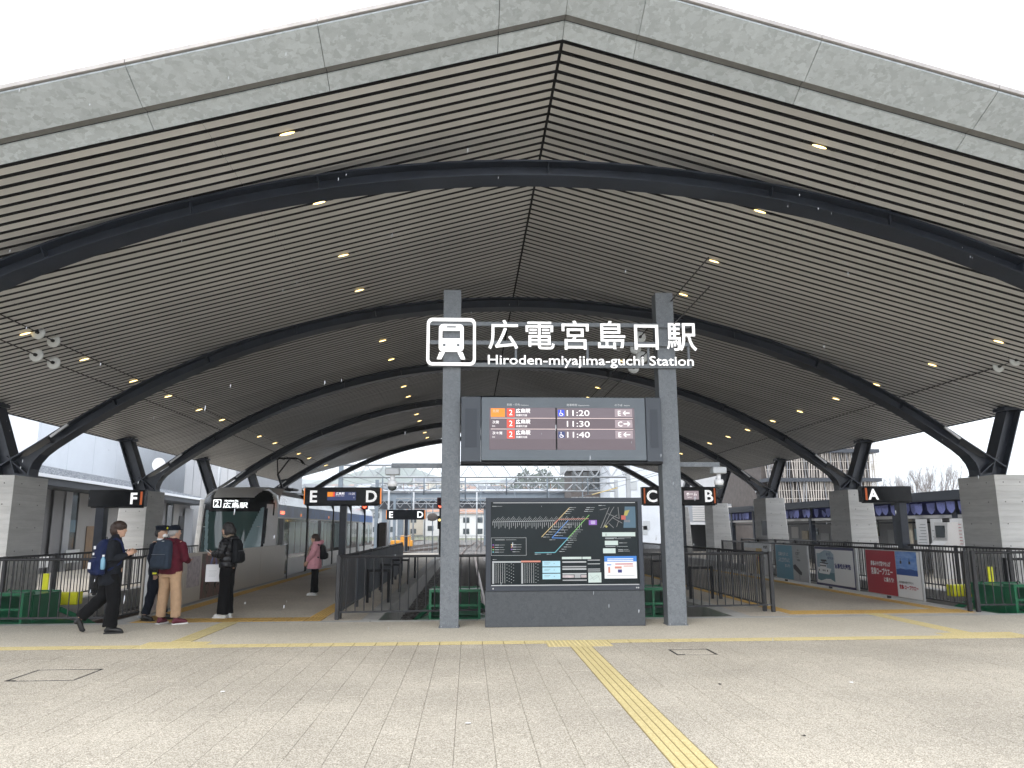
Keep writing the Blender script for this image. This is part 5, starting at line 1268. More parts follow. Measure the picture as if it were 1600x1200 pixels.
part(p, 'fur_trim', 'fur_beige', lambda b: b.tube([(.10, -.02, 1.44), (.17, -.02, 1.30), (.205, -.02, 1.10), (.235, -.02, .90), (.245, -.02, .80)], [.035, .045, .045, .045, .03], 10, round_=True), .01, 1)
part(p, 'trousers', 'cloth_black', lambda b: (b.tube([(0, -.08, .90), (.0, -.08, .50), (-.0, -.08, .08)], [.10, .085, .105], 14), b.tube([(0, .08, .90), (0, .08, .50), (.0, .08, .08)], [.10, .085, .105], 14)))
shoe(p, PG['anr'], PG['ftr'], 'shoe_white', 'shoe_white'); shoe(p, PG['anl'], PG['ftl'], 'shoe_white', 'shoe_white')
part(p, 'hair', 'hair_brown', lambda b: (b.ball((.03, 0, 1.625), .112, .097, .10, 20, 12), b.ball((-.02, 0, 1.54), .085, .085, .11, 16, 10), b.tube([(.02, -.07, 1.58), (.04, -.085, 1.45), (.09, -.07, 1.36)], [.04, .035, .02], 8, round_=True)), .009, 1)
mkpack((-3.66, 19.66, .86), 182, 'black backpack on the child in pink', 'bag_black', .28, .17, .40, .02, .9)
# ================================================================== tram
TX, HWD, TY = -7.65, 1.25, 25.2
t = thing('tram', 'modern five-section tram with silver front, blue roof band and lit destination display', 'tram', (TX, TY, 0))
def fy(u, z): return .06+1.15*abs(u)**3.2+max(0, z-1.0)*.17+(max(0, z-2.45)**2)*3.2+max(0, .6-z)*.12
def fpatch(name, m, test, offs=0.0, par=None, n=90, z0=-.2, z1=2.98, smooth=True, thick=.012):
    nu, nz = n, int(n*1.25); mb = MB(); idx = {}
    def vid(i, j):
        if (i, j) not in idx:
            u = -1+2*i/nu; z = z0+(z1-z0)*j/nz; idx[i, j] = len(mb.v); mb.v.append((u*HWD*(1-max(0, z-2.2)**2*.10), fy(u, z)-offs, z))
        return idx[i, j]
    for i in range(nu):
        for j in range(nz):
            u = -1+2*(i+.5)/nu; z = z0+(z1-z0)*(j+.5)/nz
            if test(u, z): mb.f.append((vid(i, j), vid(i+1, j), vid(i+1, j+1), vid(i, j+1))); mb.m.append(0); mb.sm.append(smooth)
    if not mb.f: return None
    o = mb.build(name, m, par or t)
    return o
sh = fpatch('front_shell', 'tram_silver', lambda u, z: True, 0)
def hw(z):      # half width of the windscreen opening against height
    return .80+.04*math.sin((z-.9)*1.2)
fpatch('black_mask', 'black_gloss', lambda u, z: (2.02 < z < 2.88 and abs(u) < .93-.25*max(0, z-2.45)) or (z <= 2.02 and abs(u) < hw(z) and z > .75), .012)
fpatch('windscreen', 'glass_screen', lambda u, z: .80 < z < 2.16 and abs(u) < .74+.02*math.sin(z*2) and not (z > 2.0 and abs(u) > .70), .024)
fpatch('painted_reflection', 'glass_painted_refl', lambda u, z: .82 < z < 2.30 and ((.38+.30*(z-1.0)/1.2) < u < .75), .030)  # pale patches laid over the windscreen as painted reflections
fpatch('painted_reflection', 'glass_painted_refl', lambda u, z: .82 < z < 2.20 and (-.72+.10*(2.2-z) < u < -.60+.16*abs(2.2-z)*.6), .030)
fpatch('roof_cap', 'tram_silver', lambda u, z: 2.62 < z and abs(u) < .52+.15*(z-2.62)*3, .03)
for s in (-1, 1): fpatch('pillar', 'tram_silver', lambda u, z: .2 < z < 2.42 and .80+.035*math.sin((z-.6)*1.7) < s*u < .90+.035*math.sin((z-.6)*1.7), .034)
m = MB(); y_ = fy(0, 2.4)-.06; m.cbox(-.62, y_-.0, 2.26, .56, y_+.1, 2.56, .01); dd = m.build('destination_display', 'black', t)
text('2', .25, (-.50, y_-.004, 2.33), FRONT, 'led_white', dd, 'lettering', ext=.001, bold=.003); b = MB(); framepoly(b, rrect(-.55, 2.29, -.30, 2.54, .02), rrect(-.53, 2.31, -.32, 2.52, .02), y_-.004, y_-.001); b.build('route_frame', 'led_white', dd)
text('広島駅', .19, (-.24, y_-.004, 2.285), FRONT, 'led_white', dd, 'lettering', ext=.001, bold=.002, width=.78); text('Hiroshima Sta.', .075, (-.20, y_-.004, 2.475), FRONT, 'led_white', dd, 'lettering', ext=.001, bold=.002)
m = MB(); m.tube([(-.9, fy(.72, 1.68)-.10, 1.68), (0, fy(0, 1.68)-.05, 1.68), (.9, fy(.72, 1.68)-.10, 1.68)], .012, 5); m.build('cab_rail', 'alu', t)
m = MB(); m.beam((-.35, fy(.3, .9)-.05, .86), (.1, fy(.05, 1.5)-.05, 1.45), .03, .02); m.build('wiper', 'black', t)
for s in (-1, 1): m = MB(); m.cbox(s*.85-.16, fy(.7, .55)-.06, .48, s*.85+.16, fy(.7, .55), .60, .01); m.build('headlamp', 'glass_painted_refl', t)
# sections
joints = [1.35, 6.1, 12.0, 17.6, 23.2, 27.2]
for i, (a, b_) in enumerate(zip(joints[:-1], joints[1:])):
    A = a if i == 0 else a+.22; B = b_-.22
    m = MB(); prof = [(-HWD, -.22), (HWD, -.22), (HWD, 2.42), (HWD-.10, 2.72), (HWD-.38, 2.93), (-HWD+.38, 2.93), (-HWD+.10, 2.72), (-HWD, 2.42)]
    m.poly([(x, A, z) for x, z in prof], (0, B-A, 0)); sec = m.build('body_section', 'tram_grey', t)
    e = HWD+.004
    def side(y0, y1, z0, z1, m_, nm, k=1):
        q = MB(); q.box(e, y0, z0, e+.006*k, y1, z1); return q.build(nm, m_, sec)
    side(A, B, 2.00, 2.40, 'tram_blue_refl' if i == 0 else 'tram_blue', 'colour_band'); side(A+.02, B-.02, .02, .52, 'tram_grey', 'skirt')  # first section's band is paler, imitating a reflection by colour
    q = MB(); q.poly([(HWD+.006, A, 2.405), (HWD-.094, A, 2.72), (HWD-.374, A, 2.935), (HWD-.374, A, 2.95), (HWD-.084, A, 2.735), (HWD+.016, A, 2.41)], (0, B-A, 0)); q.build('roof_shroud', 'tram_roof', sec)
    L_ = B-A
    side(A+.03, B-.03, .58, 1.96, 'window_dark', 'glass_band')
    # doors and window panes
    if i in (0, 1, 3):
        d0 = A+(.15 if i == 0 else L_*.36)
        side(d0, d0+.62, .03, 1.94, 'black', 'door_opening', 2); side(d0+.64, d0+.70, .03, 1.94, 'alu_dull', 'door_post', 3); side(d0+.72, d0+1.3, .06, 1.92, 'glass_painted_refl' if i else 'glass_screen', 'door_leaf', 3)
        side(d0+1.32, d0+1.38, .03, 1.94, 'black', 'door_seal', 3)
    y = A+1.7 if i in (0,) else A+.2
    while y+.8 < B:
        if not (i in (1, 3) and A+L_*.33 < y+.4 < A+L_*.36+1.5): side(y, y+.85, .72, 1.85, 'glass_painted_refl' if random.random() < .6 else 'glass_screen', 'window', 2)  # paler panes have the reflection painted into their colour
        y += 1.0
    if i < 4:
        q = MB(); q.box(-HWD+.06, b_-.215, -.15, HWD-.03, b_+.215, 2.86)
        for k in range(5): q.box(-HWD+.02, b_-.19+.085*k, -.10, HWD+.0, b_-.15+.085*k, 2.9)
        q.build('bellows', 'rubber', t, kind='stuff')
    q = MB(); q.cbox(-.7, A+(.9 if i == 0 else .3), 2.935, .7, B-.3, 3.04, .03); q.build('roof_box', 'tram_roof', sec)
    if i < 2: q = MB(); q.box(e+.007, B-1.1, 2.06, e+.012, B-.9, 2.16); q.build('side_lamp', 'orange_lit', sec)
q = MB(); q.box(HWD+.011, 1.62, 2.10, HWD+.014, 2.2, 2.2); q.build('led_display', 'red_lamp', t)
text('宮島線', .11, (HWD+.016, 1.66, 2.105), (R(90), 0, R(90)), 'red_lamp', t, 'lettering', ext=.0005) if False else None
t2 = thing('pantograph', 'black pantograph raised on the roof of the tram', 'pantograph', (TX, 32.0, 3.13))
m = MB(); m.box(-.6, -.5, 0, .6, .5, .08); m.build('base_frame', 'black', t2)
m = MB(); m.beam((0, .3, .08), (0, -.65, .62), .07); m.build('lower_arm', 'black', t2); m = MB(); m.beam((0, -.65, .62), (-.25, .15, 1.30), .04); m.beam((0, -.65, .62), (.25, .15, 1.30), .04); m.build('upper_arm', 'black', t2)
m = MB()
for y in (-.05, .3): m.tube([(-.85, y, 1.08), (-.72, y, 1.26), (-.55, y, 1.33), (.55, y, 1.33), (.72, y, 1.26), (.85, y, 1.08)], .025, 6)
for x in (-.5, -.25, 0, .25, .5): m.box(x-.02, -.05, 1.27, x+.02, .3, 1.31)
m.build('pan_head', 'black', t2, kind='stuff')
# ================================================================== buildings at the left
def wing(name, label, cat, A, B):
    """thing whose local x runs along the wall line A->B (x, y); local -y faces the tracks"""
    t = thing(name, label, cat, (A[0], A[1], 0)); d = V((B[0]-A[0], B[1]-A[1], 0)); t.rotation_euler = (0, 0, math.atan2(d.y, d.x))
    dn = d.normalized(); n = V((dn.y, -dn.x, 0))
    def col(px, py=800):
        r = _f + _r2*((px-800)/1200.0) + _u2*((600-py)/1200.0); k = (V((A[0], A[1], 1.6))-EYE).dot(n)/r.dot(n); p = EYE+r*k
        return (p-V((A[0], A[1], 0))).dot(dn), p.z
    return t, d.length, col
t, L_, col = wing('station_building', 'low grey station building with snow-dusted tiled roof behind the left piers', 'building', (-14.9, 20.0), (-17.7, 47.7))
m = MB(); m.box(-6, .02, -.3, L_+4, 6, 3.25); m.build('wall', 'wall_grey', t)
m = MB(); m.poly([(-6, -1.25, 3.38), (-6, 5.5, 4.9), (-6, 5.5, 4.98), (-6, -1.25, 3.46)], (L_+10, 0, 0)); rf = m.build('roof', 'snow_tile', t)
k = 0
for j in range(9):
    m = MB(); yv = -1.2+j*.62
    m.poly([(-6, yv, 3.475+.225*(yv+1.25)), (-6, yv+.66, 3.475+.225*(yv+1.91)-.0), (-6, yv+.66, 3.50+.225*(yv+1.91)-.03), (-6, yv, 3.53+.225*(yv+1.25))], (L_+10, 0, 0)); m.build('tile_course', 'snow_tile', rf)
m = MB(); m.box(-6, -1.34, 3.36, L_+4, -1.25, 3.47); m.build('gutter', 'snow', rf); m = MB(); m.box(-6, -1.24, 3.12, L_+4, .015, 3.36); m.build('soffit', 'floor_slab', t)
def wseg(pa, pb, z0, z1, m_, nm, pr=.03, dep=.02):
    a, _ = col(pa); b_, _ = col(pb); q = MB(); q.box(min(a, b_), -pr, z0, max(a, b_), -pr+dep if dep < pr else 0, z1); return q.build(nm, m_, t)
wseg(78, 95, -.3, 3.1, 'wall_grey', 'wall_panel', .10); wseg(95, 105, -.3, 3.1, 'wall_mid', 'pilaster', .16); wd = wseg(105.5, 118, -.2, 3.1, 'window_dark', 'window', .06); wseg(106, 117, 1.5, 2.0, 'window_blue', 'blue_poster', .08)
wseg(118.5, 186, -.3, 3.1, 'wall_warm_grey', 'wall_panel', .10); wseg(133, 149, -.3, 1.75, 'wood_door', 'door', .14); wseg(149.5, 153, -.3, 1.75, 'wall_grey', 'door_frame', .15)
wseg(260, 268, -.3, 3.1, 'window_dark', 'window', .06); wseg(268.5, 277, -.3, 3.1, 'wall_warm_grey', 'wall_panel', .10); wseg(277.5, 286, -.3, 2.4, 'black', 'door', .13); wseg(286.5, 300, -.3, 2.9, 'wall_mid', 'wall_panel', .10)
m = MB(); m.box(-3.5, -.35, -.3, 3.2, -.05, 1.0); m.build('low_counter', 'wall_warm_grey', t)
for px, w_, z0, z1, mm, nm in ((57, 18, .25, .72, 'white_print', 'notice'), (103, 22, .32, .82, 'grey_print', 'notice')):
    a, _ = col(px-w_/2); b_, _ = col(px+w_/2); q = MB(); q.box(a, -.40, z0, b_, -.36, z1); q.build(nm, mm, t)
# big pale shed
def block(name, label, cat, x0, y0, x1, y1, z1, m_, z0=-.6):
    t = thing(name, label, cat, ((x0+x1)/2, y0, 0)); m = MB(); m.box(x0-(x0+x1)/2, 0, z0, x1-(x0+x1)/2, y1-y0, z1); m.build('wall', m_, t); return t
p = at(57, 700, 42)
t = block('warehouse', 'tall windowless white building rising behind the left station building', 'building', p.x-16, 42, p.x, 70, 15, 'wall_white')
for i in range(9):
    m = MB(); y_ = .2+i*3.05; m.box(8.0, y_, -.5, 8.012, y_+3.0, 14.9); m.build('cladding_panel', 'wall_white', t)
for i in range(4): m = MB(); m.box(-7.9+4*i, -.012, -.5, -4.0+4*i, -.001, 14.9); m.build('cladding_panel', 'wall_white', t)
a, b_ = at(292, 700, 54), at(372, 700, 54)
t = block('metal_shed', 'mid grey metal-clad shed between the white building and the tram', 'building', a.x, 54, b_.x, 75, 9.5, 'wall_mid')
for i in range(6): m = MB(); w_ = (b_.x-a.x)/6; xx = -(b_.x-a.x)/2+i*w_; m.box(xx+.02, -.03, -.5, xx+w_-.02, -.001, 9.45); m.build('cladding_panel', 'shed_side', t)
p = at(248, 727, 38); t = thing('satellite_dish', 'pale satellite dish on a pole in front of the white building', 'dish', (p.x, p.y, 0))
m = MB(); m.tube([(0, .1, 0), (0, .1, p.z)], .04, 8); m.build('pole', 'steel_pale', t); m = MB(); m.rings([(0, 0, 0, .02, .02), (0, 0, .03, .16, .2), (0, 0, .07, .30, .36)], 20); o = m.build('dish', 'house_white', t); o.location = (0, 0, p.z); o.rotation_euler = (R(75), 0, R(25))
p = at(343, 735, 44); t = thing('pole', 'slender grey pole rising behind the tram front', 'pole', (p.x, 44, 0)); m = MB(); m.tube([(0, 0, 0), (0, 0, 8)], .09, 8); m.build('shaft', 'steel_pale', t)

# ================================================================== right-hand shop arcade, kiosk, machines
AX = 15.4
t = thing('shop_arcade', 'low black-framed arcade with blue pennants beyond the right piers', 'arcade', (AX, 20, 0))
m = MB(); m.poly([(-.25, 0, 2.42), (-.25, 0, 2.72), (4.5, 0, 3.0), (4.5, 0, 2.42)], (0, 26, 0)); m.build('roof', 'floor_slab', t)
for i in range(8): m = MB(); m.box(-.10, .2+3.5*i, -.3, .10, .42+3.5*i, 2.419); m.build('post', 'steel_dark', t)
m = MB(); m.box(-.05, .43, 1.86, .05, 25.5, 1.96); m.build('beam', 'house_white', t) ; m = MB(); m.box(-.04, .43, 1.70, .06, 25.5, 1.76); m.build('lower_beam', 'black', t)
m = MB(); m.box(.02, .43, 1.98, .05, 25.5, 2.42); m.build('valance', 'pennant_navy', t)
pm = MB(); pm.poly([(-.0, -.21, 2.36), (-.0, .21, 2.36), (0, .19, 2.14), (0, .10, 2.04), (0, 0, 1.995), (0, -.10, 2.04), (0, -.19, 2.14)], (-.012, 0, 0)); PEN = pm.mesh('pennant', 'pennant')
for i in range(46): link('pennant', PEN, t, (-.06+random.uniform(-.01, .0), .6+.545*i, random.uniform(-.015, .015)), (random.uniform(-.05, .05), random.uniform(-.05, .05), random.uniform(-.06, .06)))
m = MB(); m.box(1.9, .3, -.3, 2.1, 25.8, 2.41); m.build('back_wall', 'wall_mid', t)
rn = random.Random(11)
for i in range(22):
    y_ = .6+i*1.15; m = MB(); z0 = rn.uniform(.9, 1.2); m.box(1.86, y_, z0, 1.89, y_+rn.uniform(.4, .9), z0+rn.uniform(.3, .7)); m.build('notice', rn.choice(['house_white', 'house_white', 'cream_cloth', 'grey_print', 'sheet_cyan', 'window_dark']), t)
for y_, mm in ((4.4, 'poster_white'), (5.25, 'poster_white'), (3.35, 'poster_white'), (2.2, 'poster_white')):
    m = MB(); m.box(-.16, y_, .95, -.13, y_+.62, 1.84); sh_ = m.build('hanging_sheet', mm, t)
    for k in range(7):
        m = MB(); m.box(-.163, y_+.06, 1.05+.1*k, -.161, y_+.06+rn.uniform(.3, .5), 1.065+.1*k); m.build('print_line', 'grey_metal' if y_ != 3.35 else 'ink_red', sh_)
for y_ in (6.6, 3.0, 10.2):
    m = MB()
    for k in range(6): m.tube([(.1, y_+.07*k, 1.85), (.1+.03*math.sin(k), y_+.07*k+.02, 1.2), (.12, y_+.05*k+.05, .3)], .05, 6)
    m.build('curtain', 'cream_cloth', t, kind='stuff')
t = thing('ticket_machine', 'white ticket machine with dark screen standing under the arcade', 'ticket machine', (15.0, 23.9, 0))
m = MB(); m.poly([(-.3, -.35, 0), (.3, -.35, 0), (.3, -.35, 1.72), (-.1, -.35, 1.72), (-.16, -.35, 1.15), (-.3, -.35, 1.02)], (0, .7, 0)); m.build('body', 'house_white', t); m = MB(); m.box(-.17, -.22, 1.25, -.125, .22, 1.62); m.build('screen', 'window_dark', t)
t = thing('table', 'white counter table under the arcade', 'table', (14.9, 26.2, 0)); m = MB(); m.box(-.35, -.9, .86, .35, .9, .92); m.build('top', 'house_white', t)
for sx in (-.3, .3):
    for sy in (-.8, .8): m = MB(); m.box(sx-.02, sy-.02, 0, sx+.02, sy+.02, .859); m.build('leg', 'alu', t)
t = thing('blue_bin', 'small blue bin seen through the right railing', 'bin', (13.6, 24.5, 0)); m = MB(); m.cbox(-.17, -.17, 0, .17, .17, .5, .03); m.build('body', 'vend_blue', t); m = MB(); m.cbox(-.19, -.19, .501, .19, .19, .56, .02); m.build('lid', 'poster_navy', t)
# ================================================================== lattice car park
a, b_ = at(1195, 700, 47), at(1368, 700, 47); W = b_.x-a.x
t = thing('car_park', 'multi-storey building screened with crooked pale and brown vertical slats', 'building', (a.x, 47, 0))
m = MB(); m.box(0, .9, -.6, W, 16, 8.6); m.build('core', 'lattice_dark', t)
for z in (2.55, 4.35, 6.15, 7.95):
    m = MB(); m.box(-.1, -.25, z, W+.1, .895, z+.22); m.build('floor_slab', 'floor_slab', t)
    for dz in (.75, 1.25): m = MB(); m.box(0, -.02, z+dz, W, .03, z+dz+.035); m.build('rail', 'lattice_pale', t)
rn = random.Random(4); n = 0
for z in (.6, 2.8, 4.6, 6.4):
    for i in range(46):
        x = W*(i+.5)/46; q = rn.uniform(-.07, .07); m = MB(); m.beam((x-q, -.10, z), (x+q, -.10, z+1.62), rn.choice((.025, .035, .05)), .03); m.build('slat', rn.choice(['lattice_pale', 'lattice_pale', 'wall_mid']), t)
m = MB()
for z in (.6, 2.8, 4.6, 6.4):
    for i in range(45): x = rn.uniform(0, W); q = rn.uniform(-.09, .09); m.beam((x-q, .25, z), (x+q, .25, z+1.62), .035, .03)
m.build('inner_slats', 'lattice_pale', t, kind='stuff')
# ================================================================== white buildings behind the right platforms
a, b_ = at(1120, 740, 56), at(1197, 740, 56)
t = thing('glazed_building', 'white building with a dark band and strip window left of the slatted car park', 'building', (a.x, 56, 0)); W = b_.x-a.x
m = MB(); m.box(0, 0, -.6, W, 14, 8.8); m.build('wall', 'house_white', t)
zz = lambda py: 1.6+(824-py)/1220*56
m = MB(); m.box(-.1, -.4, zz(755), W+.1, -.001, zz(746)); m.build('canopy_band', 'floor_slab', t)
for i in range(4): m = MB(); m.box(.1+i*W/4, -.05, zz(779), (i+1)*W/4-.03, -.001, zz(757)); m.build('window', 'window_blue', t)
m = MB(); m.box(-2.6, -2.2, zz(816), W-.9, -.402, zz(789)); lv = m.build('louvred_canopy', 'roof_pale', t)
for i in range(7): m = MB(); z = zz(814)+i*(zz(791)-zz(814))/7; m.box(-2.6, -2.25, z, W-.9, -2.202, z+.10); m.build('louvre', 'house_white', lv)
m = MB(); m.box(-2.2, -.06, -.3, W-1.0, -.005, zz(820)); m.build('opening', 'black', t); m = MB(); m.box(1.0, -.12, -.3, 1.45, -.07, zz(822)); m.build('door', 'map_yellow', t)
a, b_ = at(952, 740, 78), at(1125, 740, 78)
t = thing('office_block', 'plain white office block behind the lettered C sign', 'building', (a.x, 78, 0)); W = b_.x-a.x; m = MB(); m.box(0, 0, -.6, W, 16, 9.6); m.build('wall', 'wall_white', t)
for i in range(6): m = MB(); m.box(W*i/6+.03, -.03, -.5, W*(i+1)/6-.03, -.001, 9.5); m.build('cladding_panel', 'wall_white', t)
for px, py in ((990, 758), (1010, 820), (1006, 828), (1075, 760)): p = at(px, py, 78); m = MB(); m.box(p.x-a.x-.35, -.07, p.z-.5, p.x-a.x+.35, -.031, p.z+.4); m.build('window', 'grey_print', t)
a, b_ = at(892, 740, 84), at(936, 740, 84)
t = thing('lift_tower', 'grey-brown clad tower with dark louvred openings beside the footbridge', 'tower', (a.x, 84, 0)); W = b_.x-a.x; m = MB(); m.box(0, 0, -.6, W, 6, 8.7); m.build('wall', 'lattice_dark', t)
for i in range(8): m = MB(); m.box(W*i/8+.02, -.04, -.5, W*(i+1)/8-.02, -.001, 4.9); m.build('cladding_strip', 'alu_dull', t)
for i in range(5): m = MB(); m.box(W*i/5+.08, -.06, 5.6, W*(i+1)/5-.06, -.001, 7.6); m.build('window', 'window_dark', t)
m = MB(); m.box(-.5, -.6, 7.7, W+.2, 6.2, 8.9); m.build('roof', 'alu_dull', t)
m = MB(); m.box(W+.01, -.3, -.6, W+1.2, 5, 8.0); m.build('column', 'steel_blue', t)
# footbridge
a, b_ = at(585, 770, 92), at(905, 770, 92)
t = thing('footbridge', 'long grey-blue covered footbridge crossing the railway yard', 'footbridge', (a.x, 92, 0)); W = b_.x-a.x; zz = lambda py: 1.6+(825-py)/1220*92
m = MB(); m.box(0, 0, zz(783), W, 4, zz(768)); m.build('deck', 'steel_blue', t); m = MB(); m.poly([(-.3, -.3, zz(770)), (-.3, 4.3, zz(763)), (-.3, 4.3, zz(762)), (-.3, -.3, zz(769))], (W+.5, 0, 0)); m.build('roof', 'roof_pale', t)
m = MB(); m.box(0, .3, zz(794), W, 3.5, zz(783.5)); m.build('soffit', 'floor_slab', t)
for i in range(20): m = MB(); x = i*W/20; m.beam((x, -.03, zz(783)), (x+W/40, -.03, zz(793)), .07, .05); m.beam((x+W/40, -.03, zz(793)), (x+W/20, -.03, zz(783)), .07, .05); m.build('brace', 'steel_pale', t)
for i in range(24): m = MB(); x = i*W/24; m.box(x, 4.05, zz(762), x+.06, 4.1, zz(752)); m.build('fence_post', 'roof_brown' if i % 3 == 0 else 'steel_blue', t)
m = MB(); m.box(0, 4.04, zz(753), W, 4.11, zz(752)); m.build('fence_rail', 'steel_blue', t)
for px in (600, 625, 760, 900): p = at(px, 800, 92); m = MB(); m.box(p.x-a.x-.3, .5, -.6, p.x-a.x+.3, 1.2, zz(795)); m.build('column', 'steel_blue', t)
# gantries
def gantry(y, pxl, pxr, yt, yb, label, n, rr=.06):
    A, B = at(pxl, 740, y), at(pxr, 740, y); W = B.x-A.x; z1, z0 = 1.6+(825-yt)/1220*y, 1.6+(825-yb)/1220*y
    t = thing('wire_gantry', label, 'gantry', (A.x, y, 0), 0, 'lattice gantries over the yard')
    for s in (0, 1):
        m = MB(); m.cbox(s*W-.16, -.16, -.6, s*W+.16, .16, z1+.3, .02); m.build('mast', 'steel_blue' if not s else 'steel_pale', t)
    for yy_ in (-.25, .25):
        for z in (z0, z1): m = MB(); m.tube([(.17, yy_, z), (W-.17, yy_, z)], rr, 6); m.build('chord', 'steel_pale', t)
    m = MB()
    for i in range(n):
        x0_, x1_ = W*i/n, W*(i+1)/n; xm = (x0_+x1_)/2
        for yy_ in (-.25, .25): m.tube([(max(x0_, .17), yy_, z0), (xm, yy_, z1)], rr*.4, 4, caps=False); m.tube([(xm, yy_, z1), (min(x1_, W-.17), yy_, z0)], rr*.4, 4, caps=False)
        m.tube([(xm, -.25, z1), (xm, .25, z1)], rr*.4, 4, caps=False)
    m.build('lattice', 'steel_pale', t, kind='stuff')
    for i in range(1, 7):
        x = W*i/7; m = MB(); m.tube([(x, 0, z0), (x, 0, z0-1.3-.4*(i % 2))], .05, 6); m.tube([(x, 0, z0-1.0), (x+.9*(-1 if i % 2 else 1), 0, z0-.8)], .03, 6); m.build('dropper', 'steel_blue', t)
gantry(58, 533, 981, 727, 746, 'nearest lattice wire gantry, highest across the opening', 17)
gantry(72, 590, 962, 755, 768, 'second lattice wire gantry behind the highest one', 14)
gantry(108, 610, 950, 785, 793, 'third lattice wire gantry, low behind the footbridge', 22)
for i, (xa, xb) in enumerate(((-6, -8), (-1, -1), (3.5, 3), (9, 7), (13, 14))):
    wire([(xa, 50, 5.2), (xa*.95, 72, 4.9), (xb*.8, 110, 5.0)], .02, 'yard_wire', 'wire over the yard, %s from the left' % ORD[i], 'steel_blue')
t = thing('yellow_wire_sleeve', 'yellow sleeve on a slanting wire right of the notice board top', 'cable', tuple(at(925, 773, 66))); p, q = at(925, 773, 66), at(965, 762, 66); m = MB(); m.tube([(0, 0, 0), tuple(q-p)], .05, 6); m.build('sleeve', 'line_yellow', t)
gantry(90, 618, 955, 779, 787, 'fourth lattice wire gantry, tangled against the footbridge', 20, .05)
gantry(128, 640, 900, 796, 801, 'farthest lattice wire gantry at the end of the yard', 22, .05)
for i, (px, y, h) in enumerate(((646, 82, 7), (664, 100, 8), (712, 96, 7.5), (728, 118, 8), (745, 84, 6.5), (607, 66, 6), (760, 104, 8))):
    p = at(px, 800, y); t = thing('yard_pole', 'slim pale pole in the yard, %s from the left' % ORD[[1, 2, 3, 4, 5, 0, 6][i]], 'pole', (p.x, y, 0), 0, 'slim poles in the yard'); m = MB(); m.tube([(0, 0, -.6), (0, 0, h)], .09, 6); m.build('shaft', 'steel_pale', t); m = MB(); m.tube([(0, 0, h-1.2), (1.6*(-1)**i, 0, h-.9)], .035, 5); m.build('bracket_arm', 'steel_blue', t)
# signals
def signal(px, py, y, label, two=False):
    p = at(px, py, y); t = thing('rail_signal', label, 'signal', (p.x, y, 0)); m = MB(); m.tube([(0, .1, -.5), (0, .1, p.z+.3)], .06, 8); m.build('post', 'black', t)
    m = MB(); m.cbox(-.2, -.08, p.z-.28, .2, .08, p.z+.42, .03); hd = m.build('head', 'red_housing', t)
    m = MB(); m.tube([(0, -.10, p.z-.1), (0, -.085, p.z-.1)], .11, 12); m.build('lamp', 'red_lamp', hd); m = MB(); m.tube([(0, -.2, p.z+.02), (0, -.081, p.z+.04)], .13, 12); m.build('hood', 'red_housing', hd)
    if two:
        m = MB(); m.cbox(-.16, -.08, p.z-1.5, .16, .08, p.z-.7, .03); h2 = m.build('lower_head', 'black', t); m = MB(); m.tube([(-.03, -.10, p.z-.95), (-.03, -.085, p.z-.95)], .08, 10); m.build('lamp', 'amber_lamp', h2)
signal(570, 789, 48, 'red railway signal just right of the tram roof end'); signal(688, 788, 48, 'red railway signal close beside the left sign post', True)
p = at(598, 840, 46); t = thing('equipment_cabinet', 'tall grey-brown cabinet beyond the far end of the tram', 'cabinet', (p.x, 46, 0)); m = MB(); m.cbox(-.2, -.25, -.4, .2, .25, 1.95, .01); m.build('body', 'lattice_dark', t); m = MB(); m.box(-.32, -.2, -.4, -.201, .2, 1.9); m.build('door', 'black', t)
p = at(676, 808, 60); t = thing('track_mirror', 'small round trackside mirror on a thin post left of the left sign post', 'mirror', (p.x, 60, 0)); m = MB(); m.tube([(0, 0, -.5), (0, 0, 3.4)], .04, 6); m.build('post', 'steel_blue', t); m = MB(); m.ball((0, -.1, p.z), .42, .1, .3, 12, 8); m.build('mirror', 'lattice_dark', t)
p = at(628, 846, 74); t = thing('track_machine', 'small orange track maintenance machine in the yard', 'machine', (p.x, 74, -.4)); m = MB(); m.cbox(-1.0, -.6, .35, 1.0, .6, .9, .05); m.build('body', 'orange_machine', t); m = MB(); m.cbox(-.1, -.55, .901, .8, .55, 1.35, .05); m.build('cab', 'orange_machine', t)
for x in (-.6, .6): m = MB(); m.tube([(x, -.65, .18), (x, .65, .18)], .18, 12); m.build('wheel', 'black', t)
# ================================================================== trees (bare) on the right
def bare_tree(px, y, ztop, label, seed):
    rn = random.Random(seed); p = at(px, 800, y); t = thing('bare_tree', label, 'tree', (p.x, y, -.6), 0, 'leafless trees beyond the right piers')
    m = MB(); m.tube([(0, 0, 0), (.05, 0, ztop*.2), (0, .05, ztop*.36)], [.16, .12, .10], 7); m.build('trunk', 'bark', t)
    def grow(b, p, d, L_, r, k):
        q = p+d*L_; b.tube([p, (p+q)/2+V((rn.uniform(-.04, .04),)*3), q], [r, r*.8, r*.6], 4, caps=False)
        if k: 
            for _ in range(rn.choice((2, 3, 3))):
                nd = (d+V((rn.uniform(-.42, .42), rn.uniform(-.42, .42), rn.uniform(.0, .5)))).normalized(); grow(b, p.lerp(q, rn.uniform(.45, 1)), nd, L_*rn.uniform(.62, .85), r*.55, k-1)
    b = MB(); 
    for i in range(7): a = i*.9; grow(b, V((0, 0, ztop*rn.uniform(.25, .36))), V((math.cos(a)*.42, math.sin(a)*.42, 1)).normalized(), ztop*.25, .055, 4)
    b.build('crown', 'bark', t, kind='stuff')
